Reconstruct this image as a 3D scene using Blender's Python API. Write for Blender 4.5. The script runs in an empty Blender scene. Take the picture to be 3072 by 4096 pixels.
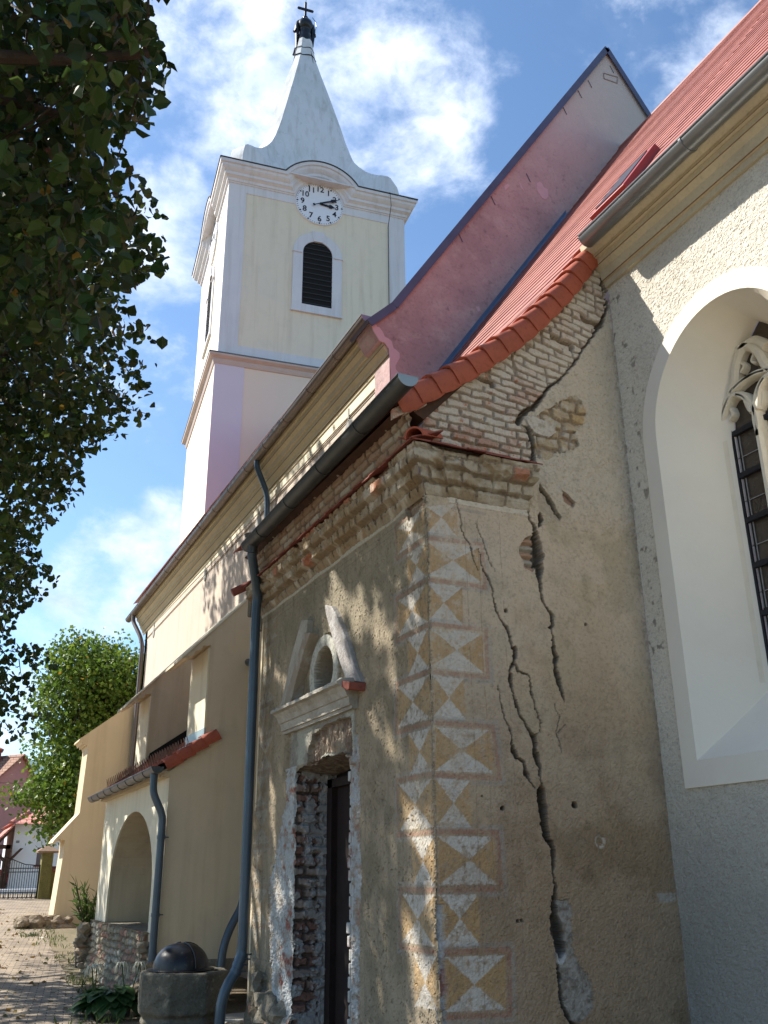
import bpy, bmesh, math, random
import numpy as np
from mathutils import Vector, Matrix
random.seed(7); RNG=np.random.default_rng(7)
C=bpy.context.scene; COL=C.collection
R=math.radians
# ------------------------------------------------------------ camera (solved from the photo's vanishing lines)
F=3703.; PITCH=math.atan(1442./F); ROLL=math.atan2(76.,9511.); YAW=R(25.280); EYE=np.array([0,0,1.65])
cam=bpy.data.cameras.new('camera'); co=bpy.data.objects.new('camera',cam); COL.objects.link(co)
cam.sensor_fit='VERTICAL'; cam.sensor_height=24; cam.sensor_width=18; cam.lens=24*F/4096.; cam.clip_end=6000; cam.clip_start=.05
_c,_s=math.cos(YAW),math.sin(YAW)
_fw=Vector((_s*math.cos(PITCH),_c*math.cos(PITCH),math.sin(PITCH)))
_rt=Vector((_c,-_s,0)); _up=_rt.cross(_fw)
_camr=_rt*math.cos(ROLL)-_up*math.sin(ROLL); _camu=_up*math.cos(ROLL)+_rt*math.sin(ROLL)   # world up leans left in the picture
co.matrix_world=Matrix(((_camr.x,_camu.x,-_fw.x,0),(_camr.y,_camu.y,-_fw.y,0),(_camr.z,_camu.z,-_fw.z,1.65),(0,0,0,1)))
C.camera=co
def ray(x,y):
    u=(x-1536.)/F; v=-(y-2048.)/F
    d=_camr*u+_camu*v+_fw
    return np.array(d)
def onX(x,y,X): r=ray(x,y); return EYE+r*(X/r[0])
def onY(x,y,Y): r=ray(x,y); return EYE+r*(Y/r[1])
def onZ(x,y,Z): r=ray(x,y); return EYE+r*((Z-1.65)/r[2])
_M=np.array([list(_camr),list(_camu),list(_fw)])
def proj(P):
    q=(np.asarray(P,float)-EYE)@_M.T
    return np.stack([1536+F*q[...,0]/q[...,2],2048-F*q[...,1]/q[...,2]],-1)
# ------------------------------------------------------------ light
SUN=Vector((-1,.96,1.33)).normalized()
EXPOSURE=1.0
w=bpy.data.worlds.new('World'); C.world=w; w.use_nodes=True
nt=w.node_tree; N=nt.nodes; L=nt.links; N.clear()
def wn(t,**k):
    n=N.new(t)
    for a,b in k.items(): setattr(n,a,b)
    return n
out=wn('ShaderNodeOutputWorld'); bg=wn('ShaderNodeBackground'); sky=wn('ShaderNodeTexSky',sky_type='NISHITA',sun_disc=False)
sky.sun_elevation=math.asin(SUN.z); sky.sun_rotation=math.atan2(SUN.x,SUN.y)%(2*math.pi)
sky.altitude=200; sky.air_density=1.0; sky.dust_density=.6; sky.ozone_density=2.2
tc=wn('ShaderNodeTexCoord')
nrm=wn('ShaderNodeVectorMath',operation='NORMALIZE'); L.new(tc.outputs['Generated'],nrm.inputs[0])
def cloudnoise(scale,det,rough,off=(0,0,0)):
    m=wn('ShaderNodeMapping'); m.inputs['Location'].default_value=off; m.inputs['Scale'].default_value=(1,1,1.5)
    L.new(nrm.outputs[0],m.inputs[0]); n=wn('ShaderNodeTexNoise'); n.inputs['Scale'].default_value=scale
    n.inputs['Detail'].default_value=det; n.inputs['Roughness'].default_value=rough; n.inputs['Distortion'].default_value=.25
    L.new(m.outputs[0],n.inputs['Vector']); return n.outputs['Fac']
def M2(op,a,b,clamp=False):
    m=wn('ShaderNodeMath',operation=op,use_clamp=clamp)
    for i,v in enumerate((a,b)):
        if hasattr(v,'is_linked') or not isinstance(v,(int,float)): L.new(v,m.inputs[i])
        else: m.inputs[i].default_value=v
    return m.outputs[0]
# cloud banks: direction (px of the photograph -> world direction), angular radius, weight
blobs=[((900,60),.14,1.0),((1150,260),.20,1.0),((1450,300),.13,1.0),((1650,420),.12,1.0),((1500,120),.09,.7),((850,420),.10,.8),((700,200),.10,1.0),((1250,560),.12,.8),((1680,220),.05,.5),
       ((690,760),.055,1.0),((620,1000),.07,1.0),((760,620),.04,.5),((820,930),.03,.3),((560,2200),.07,1.0),((640,2050),.05,.9),((330,2330),.06,.85),((480,2420),.06,.8),((120,2900),.10,.8),((240,2600),.05,.35),((-500,700),.35,.8),((-900,2600),.3,.7),((3900,-900),.4,.7),((3300,-3000),.5,.7)]
acc=None
for (px,py),rad,wt in blobs:
    d=Vector(ray(px,py)).normalized()
    vm=wn('ShaderNodeVectorMath',operation='DISTANCE'); L.new(nrm.outputs[0],vm.inputs[0]); vm.inputs[1].default_value=d
    mr=wn('ShaderNodeMapRange',interpolation_type='SMOOTHSTEP'); L.new(vm.outputs['Value'],mr.inputs[0])
    mr.inputs[1].default_value=rad*1.45; mr.inputs[2].default_value=rad*.15; mr.inputs[3].default_value=0; mr.inputs[4].default_value=wt
    acc=mr.outputs[0] if acc is None else M2('MAXIMUM',acc,mr.outputs[0])
n1=cloudnoise(5.5,9,.6,(2.3,.7,1.1)); n2=cloudnoise(17,8,.62,(5,1,3))
nn=M2('ADD',M2('MULTIPLY',n1,.62),M2('MULTIPLY',n2,.38))
cm=M2('ADD',M2('MULTIPLY',acc,.60),M2('MULTIPLY',M2('SUBTRACT',nn,.5),2.1))
mask=wn('ShaderNodeMapRange',interpolation_type='SMOOTHSTEP'); L.new(cm,mask.inputs[0]); mask.inputs[1].default_value=.22; mask.inputs[2].default_value=.78
veil=wn('ShaderNodeMapRange'); L.new(n1,veil.inputs[0]); veil.inputs[1].default_value=.5; veil.inputs[2].default_value=.95; veil.inputs[4].default_value=.10
mtot=M2('MAXIMUM',mask.outputs[0],veil.outputs[0])
n3=cloudnoise(11,6,.6,(9,4,2))
cr=wn('ShaderNodeValToRGB'); L.new(n3,cr.inputs[0]); cr.color_ramp.elements[0].position=.3; cr.color_ramp.elements[0].color=(3.6,4.5,6.4,1); cr.color_ramp.elements[1].position=.62; cr.color_ramp.elements[1].color=(6.6,7.2,8.2,1)
hs=wn('ShaderNodeMixRGB',blend_type='MULTIPLY'); hs.inputs[0].default_value=1; hs.inputs[2].default_value=(.96,1.10,1.16,1); L.new(sky.outputs[0],hs.inputs[1])
mx=wn('ShaderNodeMixRGB'); L.new(mtot,mx.inputs[0]); L.new(hs.outputs[0],mx.inputs[1]); L.new(cr.outputs[0],mx.inputs[2])
L.new(mx.outputs[0],bg.inputs[0]); bg.inputs[1].default_value=.098; L.new(bg.outputs[0],out.inputs[0])
sl=bpy.data.lights.new('sun','SUN'); sl.energy=5.0; sl.angle=R(.53); sl.color=(1,.95,.86)
so=bpy.data.objects.new('sun',sl); COL.objects.link(so); so.rotation_euler=(-SUN).to_track_quat('-Z','Y').to_euler(); so.location=(-20,20,40)
C.view_settings.view_transform='Standard'; C.view_settings.look='None'; C.view_settings.gamma=1; C.view_settings.exposure=EXPOSURE
try: C.cycles.max_bounces=6; C.cycles.transparent_max_bounces=8
except Exception: pass
# ------------------------------------------------------------ helpers
def wloc(o):
    if o is None: return Vector((0,0,0))
    return Vector(o.get('_w',(0,0,0)))
def tag(o,label=None,cat=None,group=None,kind=None):
    if label: o['label']=label
    if cat: o['category']=cat
    if group: o['group']=group
    if kind: o['kind']=kind
    return o
def empty(name,loc,label,cat,group=None):
    o=bpy.data.objects.new(name,None); COL.objects.link(o); o.location=loc; o.empty_display_size=.2
    return tag(o,label,cat,group)
def link(name,me,mat,parent):
    o=bpy.data.objects.new(name,me); COL.objects.link(o)
    if mat is not None: me.materials.append(mat)
    if parent is not None:
        o.parent=parent
        if parent.type=='EMPTY': o.matrix_parent_inverse=Matrix.Translation(-Vector(parent.location))
    return o
def mesh_np(name,V,Fq,mat=None,parent=None,col=None,smooth=False):
    V=np.asarray(V,np.float32); Fq=np.asarray(Fq,np.int32); k=Fq.shape[1]
    me=bpy.data.meshes.new(name); me.vertices.add(len(V)); me.vertices.foreach_set('co',V.ravel())
    me.loops.add(Fq.size); me.loops.foreach_set('vertex_index',Fq.ravel()); me.polygons.add(len(Fq))
    me.polygons.foreach_set('loop_start',np.arange(0,Fq.size,k,dtype=np.int32)); me.polygons.foreach_set('loop_total',np.full(len(Fq),k,np.int32))
    me.update(calc_edges=True)
    if col is not None:
        a=me.color_attributes.new('Col','FLOAT_COLOR','POINT'); c4=np.ones((len(V),4),np.float32); c4[:,:3]=col; a.data.foreach_set('color',c4.ravel())
    me.polygons.foreach_set('use_smooth',np.full(len(Fq),smooth,bool))
    return link(name,me,mat,parent)
class MB:
    def __init__(s): s.v=[]; s.f=[]
    def add(s,vs,fs):
        b=len(s.v); s.v+= [tuple(map(float,p)) for p in vs]; s.f+=[tuple(b+i for i in f) for f in fs]; return s
    def box(s,x0,x1,y0,y1,z0,z1):
        return s.add([(x0,y0,z0),(x1,y0,z0),(x1,y1,z0),(x0,y1,z0),(x0,y0,z1),(x1,y0,z1),(x1,y1,z1),(x0,y1,z1)],
          [(0,3,2,1),(4,5,6,7),(0,1,5,4),(1,2,6,5),(2,3,7,6),(3,0,4,7)])
    def obox(s,c,ax,ay,az):   # oriented box, half-vectors
        c,ax,ay,az=map(Vector,(c,ax,ay,az)); vs=[c+ax*i+ay*j+az*k for k in(-1,1) for j in(-1,1) for i in(-1,1)]
        return s.add(vs,[(0,2,3,1),(4,5,7,6),(0,1,5,4),(1,3,7,5),(3,2,6,7),(2,0,4,6)])
    def prism(s,pts,vec):
        n=len(pts); v=Vector(vec); vs=[Vector(p) for p in pts]+[Vector(p)+v for p in pts]
        return s.add(vs,[tuple(range(n))[::-1],tuple(range(n,2*n))]+[(i,(i+1)%n,n+(i+1)%n,n+i) for i in range(n)])
    def loft(s,rings,closed=True,caps=True):
        n=len(rings[0]); b=[]
        vs=[p for r in rings for p in r]; fs=[]
        for k in range(len(rings)-1):
            for i in range(n if closed else n-1):
                j=(i+1)%n; fs.append((k*n+i,k*n+j,(k+1)*n+j,(k+1)*n+i))
        if caps and closed: fs+= [tuple(range(n))[::-1],tuple((len(rings)-1)*n+i for i in range(n))]
        return s.add(vs,fs)
    def tube(s,pts,r,seg=12,caps=True,rs=None):
        pts=[Vector(p) for p in pts]; rings=[]; t0=None; nrm=None
        for i,p in enumerate(pts):
            a=pts[max(i-1,0)]; b=pts[min(i+1,len(pts)-1)]; t=(b-a).normalized()
            if nrm is None:
                nrm=t.orthogonal().normalized()
            else:
                nrm=(nrm-t*nrm.dot(t)).normalized()
            bn=t.cross(nrm); rr=rs[i] if rs else r
            rings.append([p+(nrm*math.cos(2*math.pi*k/seg)+bn*math.sin(2*math.pi*k/seg))*rr for k in range(seg)])
        return s.loft(rings,True,caps)
    def revolve(s,prof,c,seg=32,a0=0,a1=2*math.pi):
        full=abs(a1-a0-2*math.pi)<1e-6; n=seg if full else seg+1; rings=[]
        for (r,z) in prof: rings.append([(c[0]+r*math.cos(a0+(a1-a0)*k/seg),c[1]+r*math.sin(a0+(a1-a0)*k/seg),c[2]+z) for k in range(n)])
        return s.loft(rings,full,full)
    def build(s,name,mat,parent=None,smooth=False,bevel=0,angle=35):
        me=bpy.data.meshes.new(name); me.from_pydata(s.v,[],s.f); me.update()
        bm=bmesh.new(); bm.from_mesh(me); bmesh.ops.recalc_face_normals(bm,faces=bm.faces); bm.to_mesh(me); bm.free()
        o=link(name,me,mat,parent)
        if smooth:
            me.polygons.foreach_set('use_smooth',np.full(len(me.polygons),True)); 
            m=o.modifiers.new('es','EDGE_SPLIT'); m.split_angle=R(angle)
        if bevel: b=o.modifiers.new('bv','BEVEL'); b.width=bevel; b.segments=2; b.limit_method='ANGLE'
        return o
def smooth_path(pts,k=6):
    P=[Vector(p) for p in pts]; out=[P[0]]
    for i in range(1,len(P)-1):
        a=(P[i-1]-P[i]); b=(P[i+1]-P[i]); ra=min(a.length*.45,.14); rb=min(b.length*.45,.14); A=P[i]+a.normalized()*ra; B=P[i]+b.normalized()*rb
        for j in range(k+1): t=j/k; out.append(A*(1-t)**2+P[i]*2*t*(1-t)+B*t*t)
    return out+[P[-1]]
# numpy value noise / fbm on 2-D coordinates
def vnoise(x,y,seed):
    g=np.random.default_rng(seed).random((256,256)).astype(np.float32)
    xi=np.floor(x).astype(int); yi=np.floor(y).astype(int); fx=x-xi; fy=y-yi; fx=fx*fx*(3-2*fx); fy=fy*fy*(3-2*fy)
    a=g[xi&255,yi&255]; b=g[(xi+1)&255,yi&255]; c=g[xi&255,(yi+1)&255]; d=g[(xi+1)&255,(yi+1)&255]
    return (a*(1-fx)+b*fx)*(1-fy)+(c*(1-fx)+d*fx)*fy
def fbm(x,y,s,seed,o=4,g=.5):
    t=0; a=1; n=0
    for i in range(o): t=t+a*vnoise(x*s*2**i+17*i,y*s*2**i+9*i,seed+i); n+=a; a*=g
    return t/n
def sstep(a,b,x): t=np.clip((x-a)/(b-a),0,1); return t*t*(3-2*t)
def mixc(c,col,m): return c*(1-m[...,None])+np.asarray(col,np.float32)*m[...,None]
# ------------------------------------------------------------ materials
MATS={}
def mat(name,col=(.5,.5,.5),rough=.85,mott=None,bump=None,attr=False,metal=0,transl=0,spec=.3,extra=None,bump2=None,coat=0):
    m=bpy.data.materials.new(name); m.use_nodes=True; t=m.node_tree; n=t.nodes; l=t.links; b=n['Principled BSDF']
    b.inputs['Roughness'].default_value=rough; b.inputs['Metallic'].default_value=metal; b.inputs['Specular IOR Level'].default_value=spec
    if coat: b.inputs['Coat Weight'].default_value=coat
    tcn=n.new('ShaderNodeTexCoord'); src=None
    if attr:
        a=n.new('ShaderNodeAttribute'); a.attribute_name='Col'; src=a.outputs['Color']
    else:
        rgb=n.new('ShaderNodeRGB'); rgb.outputs[0].default_value=(*col,1); src=rgb.outputs[0]
    for (sc,c2,lo,hi) in (mott or []):
        nz=n.new('ShaderNodeTexNoise'); nz.inputs['Scale'].default_value=sc; nz.inputs['Detail'].default_value=7; nz.inputs['Roughness'].default_value=.62; l.new(tcn.outputs['Object'],nz.inputs['Vector'])
        mr=n.new('ShaderNodeMapRange'); l.new(nz.outputs['Fac'],mr.inputs[0]); mr.inputs[1].default_value=lo; mr.inputs[2].default_value=hi
        mxn=n.new('ShaderNodeMixRGB'); l.new(mr.outputs[0],mxn.inputs[0]); l.new(src,mxn.inputs[1])
        if isinstance(c2,(int,float)): 
            mm=n.new('ShaderNodeMixRGB'); mm.blend_type='MULTIPLY'; mm.inputs[0].default_value=1; l.new(src,mm.inputs[1]); mm.inputs[2].default_value=(c2,c2,c2,1); l.new(mm.outputs[0],mxn.inputs[2])
        else: mxn.inputs[2].default_value=(*c2,1)
        src=mxn.outputs[0]
    if extra: src=extra(n,l,tcn,src,b)
    l.new(src,b.inputs['Base Color'])
    prev=None
    for bp in [x for x in (bump,bump2) if x]:
        nz=n.new('ShaderNodeTexNoise'); nz.inputs['Scale'].default_value=bp[0]; nz.inputs['Detail'].default_value=bp[3] if len(bp)>3 else 6; nz.inputs['Roughness'].default_value=.65
        if len(bp)>2: nz.inputs['Distortion'].default_value=bp[2]
        l.new(tcn.outputs['Object'],nz.inputs['Vector']); bn=n.new('ShaderNodeBump'); bn.inputs['Distance'].default_value=bp[1]; bn.inputs['Strength'].default_value=1
        l.new(nz.outputs['Fac'],bn.inputs['Height'])
        if prev: l.new(prev,bn.inputs['Normal'])
        prev=bn.outputs[0]
    if prev: l.new(prev,b.inputs['Normal'])
    if transl:
        tr=n.new('ShaderNodeBsdfTranslucent'); l.new(src,tr.inputs[0]); ms=n.new('ShaderNodeMixShader'); ms.inputs[0].default_value=transl
        l.new(b.outputs[0],ms.inputs[1]); l.new(tr.outputs[0],ms.inputs[2]); l.new(ms.outputs[0],n['Material Output'].inputs[0])
    return m
m_wall=mat('old_plaster',attr=True,rough=.93,mott=[(38,.72,.5,.72),(7,.82,.5,.75)],bump=(55,.0025,.6),bump2=(200,.0015),spec=.15)
def streaks(n,l,tcn,src,b,k=.86):
    mp=n.new('ShaderNodeMapping'); mp.inputs['Scale'].default_value=(3.2,3.2,.22); l.new(tcn.outputs['Object'],mp.inputs[0]); nz=n.new('ShaderNodeTexNoise'); nz.inputs['Scale'].default_value=1.3; nz.inputs['Detail'].default_value=7; nz.inputs['Roughness'].default_value=.6; l.new(mp.outputs[0],nz.inputs['Vector'])
    mr=n.new('ShaderNodeMapRange'); l.new(nz.outputs['Fac'],mr.inputs[0]); mr.inputs[1].default_value=.48; mr.inputs[2].default_value=.72; mm=n.new('ShaderNodeMixRGB'); mm.blend_type='MULTIPLY'; l.new(mr.outputs[0],mm.inputs[0]); l.new(src,mm.inputs[1]); mm.inputs[2].default_value=(k,k*.985,k*.95,1); return mm.outputs[0]
m_cream=mat('cream_plaster',(.73,.66,.5),mott=[(.9,(.66,.60,.47),.45,.75),(60,.9,.5,.7)],bump=(90,.003,.4),spec=.2,extra=streaks)
m_rough=mat('roughcast',(.66,.60,.50),mott=[(1.2,(.60,.54,.45),.4,.7),(60,.62,.56,.66),(11,.88,.5,.7)],bump=(42,.014,1.4,3),bump2=(130,.004),spec=.15)
m_smooth=mat('smooth_white_plaster',(.78,.73,.63),mott=[(1.5,(.73,.68,.59),.45,.75)],bump=(30,.0015),spec=.2)
m_ochre=mat('ochre_render',(.64,.52,.34),mott=[(.7,(.58,.47,.32),.4,.7),(150,.9,.5,.7)],bump=(170,.0025),spec=.15,extra=streaks)
m_beige=mat('beige_render',(.63,.53,.37),mott=[(.6,(.57,.48,.35),.4,.7),(3,.93,.5,.7),(150,.88,.5,.7)],bump=(160,.003),spec=.15,extra=lambda n,l,t,s_,b:streaks(n,l,t,s_,b,.80))
m_yellow=mat('yellow_tower_plaster',(.82,.71,.54),mott=[(.3,(.79,.69,.56),.4,.7),(3,.95,.5,.7)],bump=(25,.003),spec=.2,extra=streaks)
m_lilac=mat('pale_grey_plaster',(.74,.71,.71),mott=[(.4,(.66,.64,.67),.4,.7)],bump=(25,.002),spec=.2,extra=streaks)
m_spire=mat('spire_plaster',(.71,.70,.71),mott=[(.5,(.60,.62,.60),.4,.75),(2.2,(.42,.43,.38),.60,.80),(9,(.30,.30,.26),.68,.78)],bump=(12,.01),spec=.2,extra=lambda n,l,t,s_,b:streaks(n,l,t,s_,b,.78))
def pinkextra(n,l,tcn,src,b):
    sx=n.new('ShaderNodeSeparateXYZ'); l.new(tcn.outputs['Object'],sx.inputs[0]); mr=n.new('ShaderNodeMapRange'); mr.interpolation_type='SMOOTHSTEP'
    l.new(sx.outputs[2],mr.inputs[0]); mr.inputs[1].default_value=11.5; mr.inputs[2].default_value=16
    mxn=n.new('ShaderNodeMixRGB'); l.new(mr.outputs[0],mxn.inputs[0]); l.new(src,mxn.inputs[1]); mxn.inputs[2].default_value=(.54,.48,.44,1); return mxn.outputs[0]
m_pink=mat('pink_old_plaster',(.55,.37,.355),mott=[(.9,(.44,.30,.295),.42,.60),(2.6,(.58,.44,.41),.52,.72),(7,(.24,.16,.17),.58,.78),(25,.8,.5,.72)],bump=(14,.012),bump2=(60,.004),extra=pinkextra,spec=.15)
m_pinknew=mat('fresh_pink_plaster',(.66,.44,.46),mott=[(5,.9,.5,.7)],bump=(40,.004))
m_tile=mat('red_clay_tile',(.40,.10,.055),rough=.7,mott=[(3,(.33,.085,.05),.4,.7),(30,.8,.5,.7)],bump=(60,.002),spec=.3)
m_tileold=mat('weathered_clay_tile',(.28,.085,.06),rough=.8,mott=[(6,(.2,.07,.055),.4,.7),(30,.7,.5,.7)],bump=(60,.003))
m_roof=mat('roof_tile_red',(.33,.11,.085),rough=.6,mott=[(1.1,(.24,.075,.06),.38,.66),(9,(.40,.16,.125),.5,.7),(20,.85,.5,.7)],bump=(40,.003))
m_zinc=mat('grey_painted_gutter',(.20,.21,.21),rough=.38,mott=[(4,.8,.4,.7),(40,.85,.5,.7)],metal=.55,spec=.5)
m_zincbrown=mat('brown_grey_gutter',(.20,.16,.14),rough=.4,mott=[(3,.8,.4,.7),(40,.85,.5,.7)],metal=.5,spec=.5)
m_zincdark=mat('dark_grey_gutter',(.07,.075,.075),rough=.42,mott=[(5,.7,.4,.7)],metal=.4,spec=.5)
m_pipe=mat('slate_blue_pipe',(.065,.095,.125),rough=.36,mott=[(4,.8,.4,.7),(60,.9,.5,.7)],metal=.2,spec=.5)
m_flash=mat('blue_grey_flashing',(.13,.19,.29),rough=.4,mott=[(5,.8,.4,.7)],metal=.3)
m_coping=mat('coping_sheet',(.13,.13,.18),rough=.4,mott=[(3,.8,.4,.7)],metal=.4)
m_dark=mat('dark_opening',(.012,.011,.010),rough=.9)
m_iron=mat('black_iron',(.02,.02,.022),rough=.35,mott=[(14,(.12,.11,.09),.60,.72)],bump=(30,.002),metal=.4,spec=.5)
m_louv=mat('louvre_slats',(.035,.035,.035),rough=.6)
m_white=mat('clock_white',(.80,.80,.84),rough=.5)
m_black=mat('black_paint',(.015,.015,.02),rough=.5)
m_stone=mat('weathered_stone',(.24,.21,.16),mott=[(3,(.15,.135,.105),.4,.65),(14,(.38,.34,.27),.56,.72),(50,.6,.5,.7)],bump=(16,.02),bump2=(60,.006),spec=.15)
m_stonelt=mat('pale_stone',(.42,.39,.33),mott=[(4,(.3,.27,.22),.4,.65),(30,.8,.5,.7)],bump=(25,.01))
m_wood=mat('dark_brown_wood',(.075,.035,.02),rough=.7,mott=[(5,.6,.4,.7)],bump=(30,.004))
m_glass=mat('leaded_dark_glass',(.045,.033,.025),rough=.16,mott=[(3,(.075,.06,.045),.4,.7)],bump=(9,.006,2.0),spec=.6)
m_lead=mat('lead_came',(.34,.34,.34),rough=.5)
def attrmat(n,r=.9): return mat(n,attr=True,rough=r,mott=[(30,.8,.5,.7)],bump=(40,.004),spec=.15)
m_leafnear=mat('linden_leaf',attr=True,rough=.45,transl=.30,spec=.35)
m_leaffar=mat('sunlit_leaf',attr=True,rough=.5,transl=.35,spec=.3)
m_bark=mat('bark',(.07,.05,.035),bump=(20,.02),mott=[(8,.6,.4,.7)])
# ------------------------------------------------------------ ground
XA,YA,YB,XC=3.2,5.99,10.12,5.28      # chapel front plane, near corner, far corner; chancel wall plane
YG,XN,YE=10.3,5.0,27.0               # gable plane, nave wall plane, nave far corner
def gz(y): return float(np.interp(y,[-50,11,14,18,27,38,60,120],[0,0,.05,.12,.42,.85,1.0,1.1]))
ys=np.concatenate([np.linspace(-60,0,5),np.linspace(1,60,60),[70,90,120,200,400,900,2500]]); xs=np.array([-2500,-600,-150,-60,-30,-15,-8,-4,-2,-1,0,1,2,3,4,6,10,20,40,100,400,1500])
gy,gx=np.meshgrid(ys,xs,indexing='ij'); gv=np.stack([gx,gy,np.array([[gz(y)]*len(xs) for y in ys])],-1).reshape(-1,3); nx=len(xs)
gf=[(i*nx+j,i*nx+j+1,(i+1)*nx+j+1,(i+1)*nx+j) for i in range(len(ys)-1) for j in range(nx-1)]
m_ground=mat('ground_soil',(.20,.155,.10),mott=[(.8,(.14,.12,.065),.45,.6),(9,.6,.5,.7)],bump=(20,.03))
tag(mesh_np('ground',gv,gf,m_ground),kind='structure')
def pavx(n,l,tcn,src,b):
    mp=n.new('ShaderNodeMapping'); mp.inputs['Rotation'].default_value=(0,0,R(8)); l.new(tcn.outputs['Object'],mp.inputs[0])
    br=n.new('ShaderNodeTexBrick'); br.inputs['Scale'].default_value=5; br.inputs['Mortar Size'].default_value=.035; br.inputs['Brick Width'].default_value=1.0; br.inputs['Row Height'].default_value=.55
    br.inputs['Color1'].default_value=(.26,.205,.15,1); br.inputs['Color2'].default_value=(.33,.26,.185,1); br.inputs['Mortar'].default_value=(.06,.05,.04,1); l.new(mp.outputs[0],br.inputs['Vector'])
    mm=n.new('ShaderNodeMixRGB'); mm.blend_type='MULTIPLY'; mm.inputs[0].default_value=.8; nz=n.new('ShaderNodeTexNoise'); nz.inputs['Scale'].default_value=2; nz.inputs['Detail'].default_value=8; l.new(tcn.outputs['Object'],nz.inputs['Vector'])
    mr=n.new('ShaderNodeMapRange'); l.new(nz.outputs['Fac'],mr.inputs[0]); mr.inputs[1].default_value=.3; mr.inputs[2].default_value=.7; mr.inputs[3].default_value=.55; mr.inputs[4].default_value=1.15
    l.new(br.outputs['Color'],mm.inputs[1]); l.new(mr.outputs[0],mm.inputs[2]); return mm.outputs[0]
m_pave=mat('paving_bricks',(.3,.25,.2),extra=pavx,bump=(60,.004))
yy=[-8]+list(np.arange(0,44,1.0)); edge=lambda y: float(np.interp(y,[-8,6,9,12,16,22,27,30,40],[1.3,1.45,1.75,2.1,2.35,2.7,3.1,4.2,5.4])); 
pv=[]; 
for y in yy: pv+=[(-7,y,gz(y)+.02),(edge(y),y,gz(y)+.02),(edge(y)+.01,y,gz(y)-.05)]
pf=[]; 
for i in range(len(yy)-1): pf+=[(3*i,3*i+1,3*i+4,3*i+3),(3*i+1,3*i+2,3*i+5,3*i+4)]
tag(mesh_np('path',pv,pf,m_pave),kind='structure')
# far wooded hill
hv=[]; hn=60
for i in range(hn+1):
    a=-1.3+2.6*i/hn; h=62+26*fbm(np.array([a*3.]),np.array([1.]),1.3,5)[0]
    for k,(rr,hh) in enumerate(((520,0),(600,.75*h),(680,h),(900,h*.8))): hv.append((rr*math.sin(a)*1.3,rr*math.cos(a)+60,hh))
hf=[(4*i+k,4*(i+1)+k,4*(i+1)+k+1,4*i+k+1) for i in range(hn) for k in range(3)]
tag(mesh_np('hills',hv,hf,mat('distant_wooded_hill',(.10,.17,.20),mott=[(.05,(.07,.13,.15),.4,.7),(.3,.7,.5,.7)])),kind='structure')  # muted blue-green base colour stands in for the haze of distance
# ------------------------------------------------------------ chapel (old annex): traced crack and paint work on real wall planes
def z6(p): return (1550+.452*p[0],1450+.452*p[1])
def z2(p): return (1600+.4219*p[0],1900+.4219*p[1])
def z3(p): return (1500+.4822*p[0],2600+.4822*p[1])
def z4(p): return (1500+.4822*p[0],3296+.4822*p[1])
def zb(p): return (900+.8439*p[0],1500+.8439*p[1])
def zd(p): return (1100+.3618*p[0],2400+.3618*p[1])   # door close-up
def z5(p): return (900+.4822*p[0],3200+.4822*p[1])
def toS(p): q=onY(p[0],p[1],YA); return (q[0],q[2])      # side wall coordinates (X,z)
def toF(p): q=onX(p[0],p[1],XA); return (q[1],q[2])      # front wall coordinates (Y,z)
def S(z,*pts): return [toS(z(p)) for p in pts]
def Fr(z,*pts): return [toF(z(p)) for p in pts]
def inpoly(u,v,poly):
    r=np.zeros(u.shape,bool); n=len(poly)
    for i in range(n):
        (x1,y1),(x2,y2)=poly[i],poly[(i+1)%n]
        if y1==y2: continue
        c=((y1>v)!=(y2>v))&(u<(x2-x1)*(v-y1)/(y2-y1)+x1); r^=c
    return r
def bb(u,v,pts,m):
    xs=[p[0] for p in pts]; ys=[p[1] for p in pts]
    return (u>min(xs)-m)&(u<max(xs)+m)&(v>min(ys)-m)&(v<max(ys)+m)
def crack(u,v,pts,ws,dist=None):
    """signed depth field: distance to a polyline minus half its local width (metres)"""
    d=np.full(u.shape,1.,np.float32)
    for i in range(len(pts)-1):
        a,b=pts[i],pts[i+1]; k=bb(u,v,[a,b],.12)
        if not k.any(): continue
        uu=u[k]-a[0]; vv=v[k]-a[1]; dx=b[0]-a[0]; dy=b[1]-a[1]; t=np.clip((uu*dx+vv*dy)/(dx*dx+dy*dy+1e-9),0,1)
        dd=np.hypot(uu-t*dx,vv-t*dy)-(ws[i]*(1-t)+ws[i+1]*t)*.5
        d[k]=np.minimum(d[k],dd)
    return d
def bricks(u,v,course,length,joint,seed,warp=.004):
    wu=u+ (fbm(u,v,9,seed+50,3)-.5)*warp*3; wv=v+(fbm(u,v,5,seed+60,3)-.5)*warp*4
    row=np.floor(wv/course).astype(int); off=np.random.default_rng(seed).random(4096)[row&4095]*.35+(row&1)*.5
    cu=wu/length+off; col=np.floor(cu).astype(int)
    fu=(cu-col)*length; fv=wv-row*course
    # some bricks are headers: split
    rr=np.random.default_rng(seed+1).random((1024,1024)); idr=rr[row&1023,col&1023]
    header=idr<.25; fu2=np.where(header&(fu>length/2),fu-length/2,fu); le=np.where(header,length/2,length)
    e=np.minimum(np.minimum(fu2,le-fu2),np.minimum(fv,course-fv))-joint/2
    id2=np.random.default_rng(seed+2).random((1024,1024))[row&1023,(col*2+(fu>length/2)*header)&1023]
    return e,id2
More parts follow.
